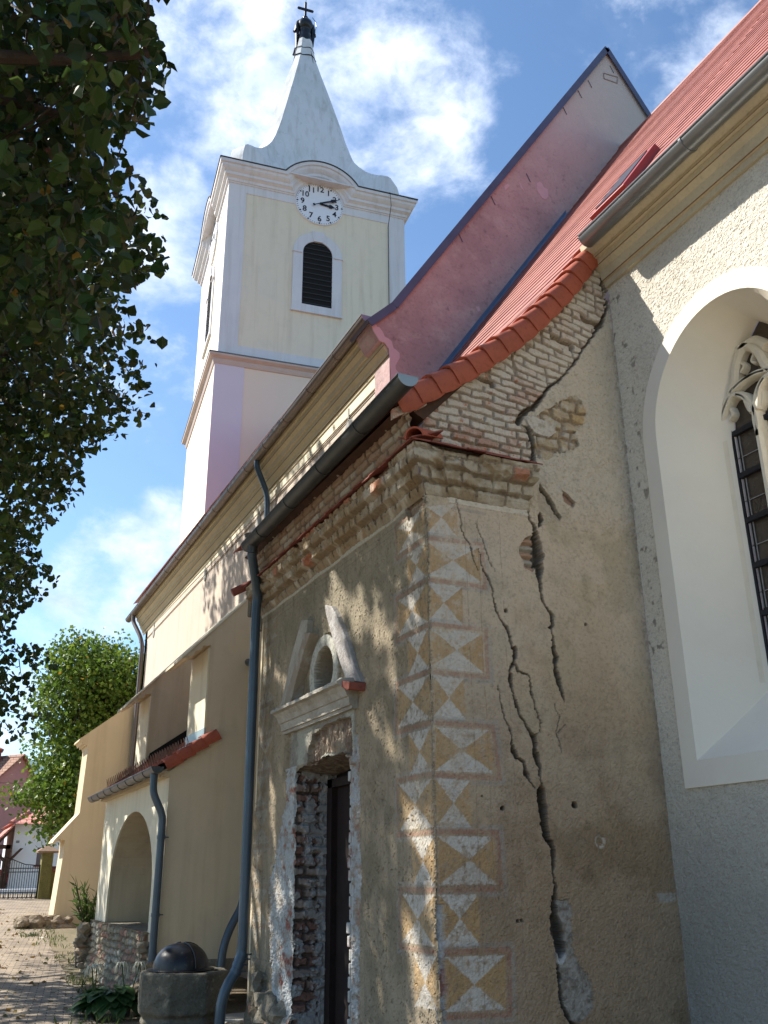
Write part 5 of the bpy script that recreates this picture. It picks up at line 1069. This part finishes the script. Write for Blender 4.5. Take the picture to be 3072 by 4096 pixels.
def hosta(c,n,r,sz,label,name='hosta_plant',flowers=0,cols=None,seed=1):
    e_=empty(name,c,label,'plant'); rng=np.random.default_rng(seed); V=[];Fc=[];Cc=[]
    for k in range(n):
        a=rng.random()*6.28; rr=r*(.25+.75*rng.random()); h=.10+.26*(1.05-rr/r)+.05*rng.random(); L_=sz*(.7+.6*rng.random()); w_=L_*.36; rad=np.array([math.cos(a),math.sin(a),0]); sd=np.array([-math.sin(a),math.cos(a),0]); p0=np.array(c)+rad*rr*.55; b=len(V); m_=6
        for j in range(m_+1):
            t=j/m_; q=p0+rad*L_*t*1.0+np.array([0,0,h+.05*t-.13*t*t*(.6+.8*k/n)]); ww=w_*math.sin(math.pi*min(t*.92+.06,1))**.8
            V+= [q-sd*ww+np.array([0,0,.25*ww]),q,q+sd*ww+np.array([0,0,.25*ww])]; g=rng.uniform(.8,1.2); cc=np.array(cols[k%len(cols)] if cols else (.045,.095,.025))*g; Cc+=[cc]*3
        for j in range(m_): i=b+3*j; Fc+=[(i,i+1,i+4,i+3),(i+1,i+2,i+5,i+4)]
    mesh_np('leaves',V,Fc,m_leaffar,e_,np.array(Cc,np.float32),smooth=True)
    for k in range(flowers):
        a=rng.uniform(0,6.28); b0=np.array(c)+np.array([math.cos(a)*r*.4,math.sin(a)*r*.4,.15]); tip=b0+np.array([rng.uniform(-.1,.1),rng.uniform(-.1,.1),rng.uniform(.40,.50)]); mb=MB(); mb.tube([b0,tip],.008,5); st=mb.build('flower_stem',mat('stem_green',(.07,.10,.04)),e_)
        mb=MB()
        for j in range(9):
            an=j*.7; d=np.array([math.cos(an),math.sin(an),0]); mb.tube([tip,tip+d*.05+np.array([0,0,.03]),tip+d*.08+np.array([0,0,-.03]),tip+d*.085+np.array([0,0,-.10])],.01,4,rs=[.005,.008,.006,.002])
        mb.build('flower_head',mat('pale_spent_flower',(.50,.50,.40)),st)
    return e_
hc1=onZ(430,4040,.12); hosta((float(hc1[0])+.05,float(hc1[1])+.1,.0),150,.50,.23,'broad-leaved dark green plant with pale drooping flowers in front of the well','hosta_plant',4,[(.035,.085,.025),(.05,.11,.03)],4)
hc3=onZ(640,4060,.1); hosta((float(hc3[0]),float(hc3[1]),.02),12,.2,.2,'low dark green leaves at the foot of the well','hosta_plant',0,[(.035,.085,.025)],8)
hc2=onZ(740,4100,.14); hosta((float(hc2[0]),float(hc2[1]),.0),10,.12,.16,'small bright green seedling just in front of the well','young_plant',0,[(.10,.20,.04)],6)
for k,(px,py,rr,hh,lab) in enumerate(((150,3700,.55,.22,'low lavender clump beside the path near the far buttress'),(115,3790,.35,.24,'loose grey-green clump on bare soil at the path edge'))):
    q=onZ(px,py,gz(18 if k else 24)); c=(float(q[0]),float(q[1]),float(q[2])); e_=empty('low_shrub',c,lab,'plant'); leafmesh('foliage',c,1500,(rr,rr,hh),.10,m_leaffar,e_,[(.09,.12,.05),(.07,.10,.05),(.12,.13,.07)],30+k,up=.7)
# flagstones and loose rocks by the wall
flag=mat('flagstone',(.40,.38,.34),mott=[(3,(.32,.30,.26),.4,.7),(20,.8,.5,.7)],bump=(15,.01))
for k,(px,py,a,b,rt,lab) in enumerate(((455,3935,.45,.65,.3,'pale flagstone lying between the hosta and the porch parapet'),(415,3960,.40,.5,-.2,'pale flagstone at the edge of the brick paving'),(700,4110,.55,.4,.1,'light flagstone in front of the well'),(1000,4070,.4,.35,.5,'light flagstone under the chapel downpipe'))):
    q=onZ(px,py,.04); mb=MB(); n=7; mb.prism([(float(q[0])+a*(1+.15*math.sin(i*2.1+k))*math.cos(rt+i*2*math.pi/n),float(q[1])+b*(1+.15*math.cos(i*1.7+k))*math.sin(rt+i*2*math.pi/n),.012) for i in range(n)],(0,0,.045)); tag(mb.build('flagstone',flag,None,bevel=.01),lab,'paving stone','loose flagstones')
for k,(px,py,zq,r_,lab) in ((2,(160,3745,.4,.30,'rounded pale rock at the far buttress foot')),):
    q=onY(px,py,12.35 if k<2 else 24); mb=MB(); rock(mb,(float(q[0]),float(q[1]),float(q[2])-.1),r_*.5,(.8,.8,1.0 if k<2 else .7),60+k); tag(mb.build('boulder',m_stonelt,None,smooth=True,angle=50),lab,'rock')
for k,(px,py,r_) in enumerate(((1035,3930,.13),(1050,4000,.16),(1110,4060,.14),(1040,4085,.17),(1075,4040,.15))):
    q=onX(px,py,XA-.05); mb=MB(); rock(mb,(XA-.02,float(q[1]),float(q[2])),r_,(.7,.9,.8),80+k); mb.build('footing_stone',m_stone,chapel)
# ------------------------------------------------------------ background: gate, walls, houses, car
GY=38.; gzz=gz(38)
def atY(px,py,y): q=onY(px,py,y); return float(q[0]),float(q[2])
m_olive=mat('mossy_yellow_render',(.24,.20,.07),mott=[(2,(.16,.15,.05),.4,.65),(30,.6,.5,.7)],bump=(30,.02))
x0,_=atY(158,3500,GY); x1,_=atY(202,3500,GY); zt_=atY(180,3412,GY)[1]
pil=empty('gate_pillar',((x0+x1)/2,GY,gzz),'mossy yellow gate pillar with a pyramid stone cap','gate pillar'); mb=MB(); mb.box(x0,x1,GY-.25,GY+.25,gzz-.3,zt_); mb.build('shaft',m_olive,pil)
cx_=(x0+x1)/2; mb=MB(); mb.loft([[(cx_-s_,GY-s_,z),(cx_+s_,GY-s_,z),(cx_+s_,GY+s_,z),(cx_-s_,GY+s_,z)] for s_,z in ((.36,zt_),(.38,zt_+.06),(.02,zt_+.30))],True,True); mb.build('cap',mat('brown_cap_stone',(.30,.20,.14),bump=(20,.01)),pil)
wl=empty('churchyard_wall',(x1+1.3,GY,gzz),'low mossy yellow boundary wall with brown coping right of the gate pillar','wall'); wz=atY(215,3485,GY)[1]; mb=MB(); mb.box(x1,x1+2.6,GY-.12,GY+.15,gzz-.3,wz); mb.build('wall_body',m_olive,wl); mb=MB(); mb.prism([(x1,GY-.22,wz),(x1,GY+.22,wz),(x1,GY+.22,wz+.06),(x1,GY,wz+.17),(x1,GY-.22,wz+.06)],(2.6,0,0)); mb.build('coping',m_tileold,wl)
gate=empty('iron_gate',(x0-.8,GY,gzz),'black wrought iron gate leaf of thin bars with a sagging top','gate')
xg0,_=atY(8,3500,GY); xg1,_=atY(152,3500,GY); zb_=atY(80,3598,GY)[1]; zr1=atY(100,3488,GY)[1]; zr2=atY(100,3473,GY)[1]; zbot=atY(80,3570,GY)[1]; ztl=atY(40,3435,GY)[1]; ztr=atY(150,3462,GY)[1]
mb=MB()
for z in (zr1,zr2,zbot,zb_+.06): mb.box(xg0,xg1,GY-.02,GY+.02,z-.015,z+.015)
mb.box(xg1,xg1+.06,GY-.03,GY+.03,zb_,zr2+.12); mb.box(xg0-.05,xg0,GY-.03,GY+.03,zb_,ztl+.05)
topz=lambda x:float(np.interp(x,[xg0,xg0+.25*(xg1-xg0),xg0+.6*(xg1-xg0),xg1],[ztl+.08,ztl-.03,ztr+.04,ztr]))
mb.tube([(x,GY,topz(x)) for x in np.linspace(xg0,xg1,14)],.015,5); mb.build('frame',m_iron,gate)
for k in range(15):
    x=xg0+(xg1-xg0)*(k+.5)/15; mb=MB(); mb.tube([(x,GY,zb_+.06),(x,GY,topz(x)-.02)],.010,5); mb.build('bar',m_iron,gate)
for k in range(8):
    x=xg0+(xg1-xg0)*(k+.5)/8; mb=MB(); r_=(xg1-xg0)/16; mb.tube([(x+r_*math.cos(a),GY-.02,zbot-.02-.26*math.sin(a)) for a in np.linspace(0,math.pi,9)],.012,5); mb.build('scroll',m_iron,gate)
# white house
HY=50.; m_whitew=mat('white_house_wall',(.70,.72,.75),mott=[(.5,.93,.4,.7)],bump=(20,.003))
wx0,_=atY(30,3560,HY); wz1=atY(150,3297,HY)[1]; hb=gz(50)-.2
wh=empty('white_house',(wx0+3,HY,hb),'small white rendered house with a red hipped tile roof behind the iron gate','house')
wxx0=atY(62,3300,HY)[0]
wa,_=atY(150,3395,HY); wb,_=atY(190,3395,HY); wzt=atY(150,3390,HY)[1]; wzb=atY(150,3462,HY)[1]
mb=MB(); X0=wxx0; X1=X0+7
for (a,b,c_,d) in ((X0,wa,hb,wz1),(wb,X1,hb,wz1),(wa,wb,hb,wzb),(wa,wb,wzt,wz1)): mb.box(a,b,HY,HY+.3,c_,d)
mb.box(X0,X0+.3,HY+.3,HY+6,hb,wz1); mb.build('wall',m_whitew,wh)
mb=MB(); mb.box(wa-.06,wb+.06,HY+.10,HY+.16,wzb-.05,wzt+.05); wn_=mb.build('window',mat('taupe_window',(.16,.13,.13)),wh); mb=MB(); mb.box(wa-.08,wb+.08,HY-.06,HY+.05,wzb-.06,wzb); mb.build('sill',m_tileold,wn_)
np0=atY(65,3362,HY); np1=atY(77,3372,HY); mb=MB(); mb.box(np0[0],np1[0],HY-.02,HY,np1[1],np0[1]); mb.build('house_plate',mat('grey_plate',(.2,.21,.22)),wh)
ex0,ez=atY(42,3296,HY-.5); rx,rz=atY(160,3222,HY+3)
mb=MB(); mb.add([(ex0,HY-.5,wz1),(X1+.5,HY-.5,wz1),(X1+.5,HY+6.5,wz1),(ex0,HY+6.5,wz1),(rx,HY+3,rz),(X1,HY+3,rz)],[(0,1,5,4),(0,4,3),(3,4,5,2),(1,2,5),(0,3,2,1)])
def tilex(n,l,tcn,src,b):
    br=n.new('ShaderNodeTexBrick'); mp=n.new('ShaderNodeMapping'); mp.inputs['Rotation'].default_value=(R(90),0,0); l.new(tcn.outputs['Object'],mp.inputs[0]); br.inputs['Scale'].default_value=2.2; br.inputs['Color1'].default_value=(.52,.20,.16,1); br.inputs['Color2'].default_value=(.60,.25,.19,1); br.inputs['Mortar'].default_value=(.25,.09,.07,1); br.inputs['Mortar Size'].default_value=.04; br.inputs['Brick Width'].default_value=.6; br.inputs['Row Height'].default_value=.4; l.new(mp.outputs[0],br.inputs['Vector']); return br.outputs['Color']
m_farroof=mat('salmon_roof_tiles',extra=tilex); mb.build('roof',m_farroof,wh)
mb=MB(); mb.tube([(ex0,HY-.5,wz1+.04),(rx,HY+3,rz+.05)],.09,6); mb.build('ridge_tiles',m_farroof,wh)
# kerb wall
a_,az=atY(0,3548,HY-4); mb=MB(); mb.box(a_-4,atY(150,3550,HY-4)[0]+4,HY-4.1,HY-3.8,gz(46)-.2,atY(60,3556,HY-4)[1]); tag(mb.build('kerb_wall',m_whitew,None,bevel=.03),'low whitewashed kerb wall in front of the white house','wall')
# carport
cpt=empty('carport',(wxx0-1.2,HY,hb),'lean-to carport with dark timber post and red roof beside the white house','carport')
rx0,rz0=atY(56,3300,HY); rx1,rz1=atY(0,3352,HY); k_=(rz0-rz1)/(rx0-rx1); Lx=rx1-1.4; Lz=rz1-k_*1.4
mb=MB(); mb.prism([(rx0,HY-.6,rz0+.05),(Lx,HY-.6,Lz+.05),(Lx,HY-.6,Lz-.05),(rx0,HY-.6,rz0-.05)],(0,5,0)); mb.build('roof',m_farroof,cpt)
mb=MB(); mb.prism([(rx0,HY-.5,rz0-.06),(Lx,HY-.5,Lz-.06),(Lx,HY-.5,Lz-.22),(rx0,HY-.5,rz0-.22)],(0,.15,0)); zbm=atY(20,3380,HY)[1]; mb.box(Lx,rx0,HY-.45,HY-.25,zbm-.18,zbm); mb.build('beam',m_wood,cpt)
pxx=atY(22,3450,HY)[0]; mb=MB(); mb.box(pxx-.1,pxx+.1,HY-.45,HY-.25,hb,zbm); mb.build('post',m_wood,cpt)
for s_ in (-1,1):
    mb=MB(); mb.prism([(pxx+s_*.08,HY-.42,zbm-.85),(pxx+s_*.08,HY-.42,zbm-.65),(pxx+s_*.55,HY-.42,zbm-.15),(pxx+s_*.68,HY-.42,zbm-.15)],(0,.12,0)); mb.build('brace',m_wood,cpt)
# car in the carport (mostly outside the frame)
carx=atY(30,3520,HY+.6)[0]; car=empty('parked_car',(carx-2,HY+1.2,hb+.2),'red car parked under the timber carport','car'); gzc=gz(51)
prof=[(-4.1,.35),(-4.15,.75),(-3.9,.95),(-3.2,1.02),(-2.5,1.42),(-1.2,1.45),(-.45,1.0),(-.05,.9),(0,.4),(-.1,.28),(-4.0,.28)]
mb=MB(); mb.prism([(carx+x,HY+.4,gzc+z) for x,z in prof],(0,1.7,0)); mb.build('body',mat('red_car_paint',(.45,.02,.015),rough=.3,spec=.6),car,bevel=.05)
mb=MB(); mb.prism([(carx+x,HY+.385,gzc+z) for x,z in ((-3.05,1.04),(-2.45,1.36),(-1.25,1.38),(-.75,1.04))],(0,1.73,0)); mb.build('window_glass',m_dark,car)
for x in (-.85,-3.3):
    for yy2 in (HY+.36,HY+1.95):
        mb=MB(); mb.add([(carx+x+.31*math.cos(a),yy2,gzc+.31+.31*math.sin(a)) for a in np.linspace(0,2*math.pi,18,endpoint=False)]+[(carx+x+.31*math.cos(a),yy2+.2,gzc+.31+.31*math.sin(a)) for a in np.linspace(0,2*math.pi,18,endpoint=False)],[tuple(range(18)),tuple(range(18,36))]+[(k,(k+1)%18,18+(k+1)%18,18+k) for k in range(18)]); mb.build('wheel',m_black,car)
mb=MB(); mb.box(carx-.06,carx+.01,HY+.5,HY+.75,gzc+.62,gzc+.76); mb.build('headlight',m_white,car)
# pink house behind, turned so that gable and roof slope both show
PY_=60.
pk,pz2=atY(86,3024,PY_); pr2,zr_=atY(149,3147,PY_); pinkh=empty('pink_house',(pk,PY_+2,1.0),'tall old rose gabled house with brown tile roof and chimney behind the white house','house')
gd=Vector((.93,.37,0)); rd=Vector((-.55,.83,0)).normalized()
apex=Vector((pk,PY_,pz2)); hwid=4.2; slope=1.25
# right verge runs away from viewer, left verge towards viewer
Lft=apex-gd*hwid; Lft.z=pz2-hwid*slope*.82; Rgt=apex+gd*hwid*.7; Rgt.z=pz2-hwid*.7*slope*1.18
z0=.8
mb=MB(); base=[Vector((Lft.x,Lft.y,z0)),Lft,apex,Rgt,Vector((Rgt.x,Rgt.y,z0))]
mb.prism([tuple(p) for p in base],tuple(rd*9)); mb.build('wall',mat('old_rose_wall',(.42,.24,.22),mott=[(.4,(.36,.21,.20),.4,.7),(4,.88,.5,.7)],bump=(10,.01)),pinkh)
m_bt=mat('brown_roof_tiles',extra=lambda n,l,tcn,src,b:(tilex(n,l,tcn,src,b)),rough=.8)
def dark(n,l,tcn,src,b):
    c_=tilex(n,l,tcn,src,b); mm=n.new('ShaderNodeMixRGB'); mm.blend_type='MULTIPLY'; mm.inputs[0].default_value=1; l.new(c_,mm.inputs[1]); mm.inputs[2].default_value=(.55,.75,.65,1); return mm.outputs[0]
m_bt=mat('brown_tiles',extra=dark)
o_=Vector((0,0,.12)); f0=-rd*.3
mb=MB(); mb.prism([tuple(p+f0) for p in (apex+o_,Lft+o_-gd*.4-Vector((0,0,.35)),Lft-gd*.4-Vector((0,0,.35)),apex)],tuple(rd*9.6)); mb.build('roof',m_bt,pinkh)
mb=MB(); mb.prism([tuple(p+f0) for p in (apex+o_,Rgt+o_,Rgt,apex)],tuple(rd*9.6)); mb.build('roof',m_bt,pinkh)
ch=apex+rd*1.9-gd*.5; mb=MB(); mb.box(ch.x-.45,ch.x+.45,ch.y-.45,ch.y+.45,pz2-.8,pz2+.35); mb.loft([[(ch.x-s_,ch.y-s_,z),(ch.x+s_,ch.y-s_,z),(ch.x+s_,ch.y+s_,z),(ch.x-s_,ch.y+s_,z)] for s_,z in ((.55,pz2+.35),(.55,pz2+.45),(.05,pz2+.72))],True,True); mb.build('chimney',m_tileold,pinkh)
for k,(ya,yb_,lab) in enumerate(((3044,3008,'upper thin overhead wire crossing above the pink house'),(3128,3130,'lower thin overhead wire passing in front of the pink gable'))):
    a=onY(-200,ya,58); b=onY(330,yb_,58); mb=MB(); mb.tube([a,(a+b)/2-np.array([0,0,.05]),b],.012,5); tag(mb.build('overhead_wire',m_black,None),lab,'wire')
# ------------------------------------------------------------ trees
def limb(mb,a,b,r0,r1,seed,n=7,wob=.35):
    rng=np.random.default_rng(seed); a=Vector(a); b=Vector(b); L_=(b-a).length; P=[]; R_=[]
    for i in range(n+1):
        t=i/n; o=Vector(rng.normal(size=3))*wob*L_*.08*math.sin(math.pi*t); P.append(a.lerp(b,t)+o+Vector((0,0,math.sin(math.pi*t)*L_*.06))); R_.append(r0*(1-t)+r1*t)
    mb.tube(P,0,8,rs=R_); return P
OUTL=np.array([(590,-40),(600,40),(630,120),(680,300),(640,380),(620,440),(560,520),(470,560),(520,640),(610,760),(655,850),(650,930),(690,1085),(600,1100),(520,1150),(500,1220),(560,1290),(660,1335),(655,1430),(620,1560),(625,1650),(560,1700),(450,1775),(340,1850),(330,1960),(345,1975),(260,2060),(160,2180),(170,2240),(260,2290),(200,2370),(120,2430),(60,2480),(60,2560),(180,2590),(270,2650),(150,2700),(130,2780),(200,2850),(280,2960),(180,2975),(60,2985),(0,3000),(-50,3010)],float)
def leftok(P,mg=0):
    q=proj(P); inside=(q[:,0]>-30)&(q[:,0]<3100)&(q[:,1]>-30)&(q[:,1]<4150)
    lim=np.interp(q[:,1],OUTL[:,1],OUTL[:,0]); lim=np.where(q[:,1]>3005,-1e3,lim)-mg
    return ~inside|(q[:,0]<lim)
GN=[(.022,.05,.012),(.032,.07,.015),(.018,.04,.012),(.06,.10,.02),(.045,.085,.016)]
def linden(name,base,h,blobs_,nspray,per,size,seed,label,cols,mat_,yellow=.006,spread=.17,rej=True,group='trees in a row opposite the church',shape='leaf',sunny=None):
    e_=empty(name,base,label,'tree',group); rng=np.random.default_rng(seed); top=(base[0],base[1],base[2]+h*.72); mb=MB(); P=limb(mb,base,top,.28,.10,seed)
    lo=np.array([b[0] for b in blobs_],float); rr=np.array([b[1] for b in blobs_],float)
    for i,(c,r_) in enumerate(blobs_):
        s=P[min(2+i%5,len(P)-2)]; tgt=np.array(c,float)
        if rej and not leftok(tgt[None])[0]: continue
        if rej and not leftok(np.array([list(s.lerp(Vector(tgt),f)) for f in np.linspace(0,1,9)])).all(): continue
        Q=limb(mb,s,tgt,.09,.03,seed+i+1)
    mb.build('trunk',m_bark,e_,smooth=True)
    vol=np.prod(rr,axis=1)**(2/3.); bi=rng.choice(len(lo),nspray,p=vol/vol.sum()); d=rng.normal(size=(nspray,3)); d/=np.linalg.norm(d,axis=1)[:,None]
    c=lo[bi]+d*rr[bi]*(rng.random((nspray,1))**.33)
    if rej:
        mg=rng.exponential(38,nspray)+18*np.sin(c[:,2]*5.1+c[:,1]*3); c=c[leftok(c,np.clip(mg,0,140))]
    n=len(c); out_=np.repeat(d[:n],per,0); p=np.repeat(c,per,0)+rng.normal(size=(n*per,3))*spread*np.array([1,1,.7]); dr=rng.normal(size=(n*per,3))*.7+np.array([0,0,-.55])
    if rej:
        k=leftok(p+dr*.03); p=p[k]; dr=dr[k]
    if rej:   # gaps in the crown that let shafts of sun through
        e1=SUN.cross(Vector((0,0,1))).normalized(); e2=SUN.cross(e1); uu=p@np.array(e1)+60; vv=p@np.array(e2)+60
        gap=fbm(uu,vv,3.4,1234,2,.5); k=gap<.635; p=p[k]; dr=dr[k]
    cols=list(cols)+[(.30,.20,.03)]; ci=rng.integers(0,len(cols)-1,len(p)); ci[rng.random(len(p))<yellow]=len(cols)-1
    crown=leaves_np('crown',p,dr,size,mat_,e_,cols,seed,shape,ci)
    # twigs carrying the sprays
    tw=MB(); idx=rng.choice(n,min(n,420),replace=False)
    for i in idx:
        a=Vector(c[i]); b=a+(Vector(lo[rng.integers(len(lo))])-a).normalized()*rng.uniform(.5,1.1)
        if rej and not leftok(np.array([list(a),list(b),list((a+b)/2)])).all(): continue
        tw.tube([a,(a+b)/2+Vector((0,0,-.04)),b],0,4,rs=[.004,.008,.012])
    tag(tw.build('twigs',m_bark,e_),kind='stuff'); return e_
linden('linden_tree',(-3.6,5.2,0),10,[((-1.2,5.6,8.2),(2.4,2.2,2.8)),((-2.6,8.0,10.5),(3.2,2.8,3.6)),((0.1,5.6,6.7),(1.3,1.3,1.5)),((.3,8.0,8.4),(1.9,1.9,2.2)),((-3.2,6,7.2),(2.6,2.2,2.2)),((-1.0,7.6,6.9),(1.6,1.4,1.3)),((-.3,6.6,9.6),(1.6,1.6,2.0)),((.6,5.0,6.9),(.6,1.2,1.3))],4300,8,.115,11,'large dark linden overhanging the upper left, nearest the viewer',GN,m_leafnear)
linden('linden_tree',(-3.4,13.2,0),13,[((-.6,12.0,8.3),(2.4,2.4,2.6)),((.6,13.0,9.4),(2.0,2.2,2.4)),((-2.8,14,9.5),(3.2,3.0,4.4)),((-2.4,13.8,12.2),(2.6,2.6,2.4)),((-2.6,11.8,5.6),(1.9,2.0,1.8)),((.6,14.5,7.5),(1.6,1.8,1.5)),((-.2,16.5,11),(2.3,2.6,3.2))],4300,8,.12,23,'green linden crown in the middle left, second in the row',[(.03,.062,.014),(.045,.085,.016),(.024,.05,.013),(.07,.11,.02)],m_leafnear)
linden('linden_tree',(-3.8,21.5,0),14,[((-.8,18.2,7.0),(2.2,2.3,2.2)),((-.2,20,8.6),(2.2,2.4,2.6)),((-2.8,21,10),(3.4,3.4,4.6)),((-.9,21,13.8),(3.0,3.0,3.4)),((-2.6,18.5,5.0),(2.2,2.2,1.6)),((.4,17.2,5.6),(1.4,1.4,1.3)),((-1.5,24.5,9),(2.4,2.4,3)),((.6,17.5,4.3),(1.3,1.3,.5)),((-1.2,23.5,15.5),(2.4,2.4,2.2))],4000,8,.12,37,'shaded linden crown at the lower left edge, farthest in the row',[(.028,.058,.014),(.04,.075,.016),(.024,.05,.013)],m_leafnear)
# sunlit maple beyond the nave
mq=lambda px,py,y:[float(v) for v in onY(px,py,y)]
MBL=[(mq(400,2700,36),(1.9,1.8,1.4)),(mq(300,2800,36),(1.5,1.6,1.5)),(mq(480,2760,37),(1.6,1.5,1.4)),(mq(330,3000,36),(1.8,1.8,1.3)),(mq(450,2950,37),(1.7,1.7,1.6)),(mq(300,3120,35),(1.25,1.3,.85)),(mq(240,3200,34.5),(.95,1,.62)),(mq(400,3160,37),(1.6,1.6,1.5)),(mq(210,3310,34),(.45,.5,.35)),(mq(120,3185,34.5),(.7,.6,.25)),(mq(300,3270,36),(.75,.8,.5)),(mq(330,2620,36.5),(1.2,1.1,.8))]
OUT2=None
linden('maple_tree',(5.6,37,gz(37)),8,MBL,3300,9,.14,51,'sunny light green tree standing beyond the far end of the church',[(.12,.20,.022),(.09,.16,.02),(.07,.13,.02),(.16,.22,.03)],m_leaffar,yellow=.01,spread=.30,rej=False,group=None,shape='quad')

# ------------------------------------------------------------ small litter and weeds where wall meets ground
rng=np.random.default_rng(77); n=900
P=np.stack([rng.uniform(-2.5,2.6,n),rng.uniform(7,34,n),np.zeros(n)],1); P[:,2]=[gz(y)+.03 for y in P[:,1]]; Dd=rng.normal(size=(n,3))*np.array([1,1,.15])
tag(leaves_np('fallen_leaves',P,Dd,.07,m_leafnear,None,[(.22,.13,.04),(.16,.09,.03),(.28,.20,.06),(.10,.09,.03)],78,'leaf'),kind='stuff')
P=[];n=1500
for i in range(n):
    k=rng.integers(0,3)
    if k==0: x=rng.uniform(2.3,2.85); y=rng.uniform(12.4,17.8)
    elif k==1: x=rng.uniform(1.6,3.0); y=rng.uniform(9.2,12.6)
    elif k==2: x=rng.uniform(2.3,3.2); y=rng.uniform(19,27)
    else: y=rng.uniform(9,30); x=edge(y)+rng.normal()*.05
    if fbm(np.array([x]),np.array([y]),1.6,88,2)[0]<.5: continue
    P.append((x,y,gz(y)))
P=np.array(P); Dd=rng.normal(size=(len(P),3))*.5+np.array([0,0,1.])
tag(leaves_np('weeds',P,Dd,.11,m_leaffar,None,[(.09,.13,.03),(.07,.10,.03),(.14,.14,.05)],89,'blade'),kind='stuff')
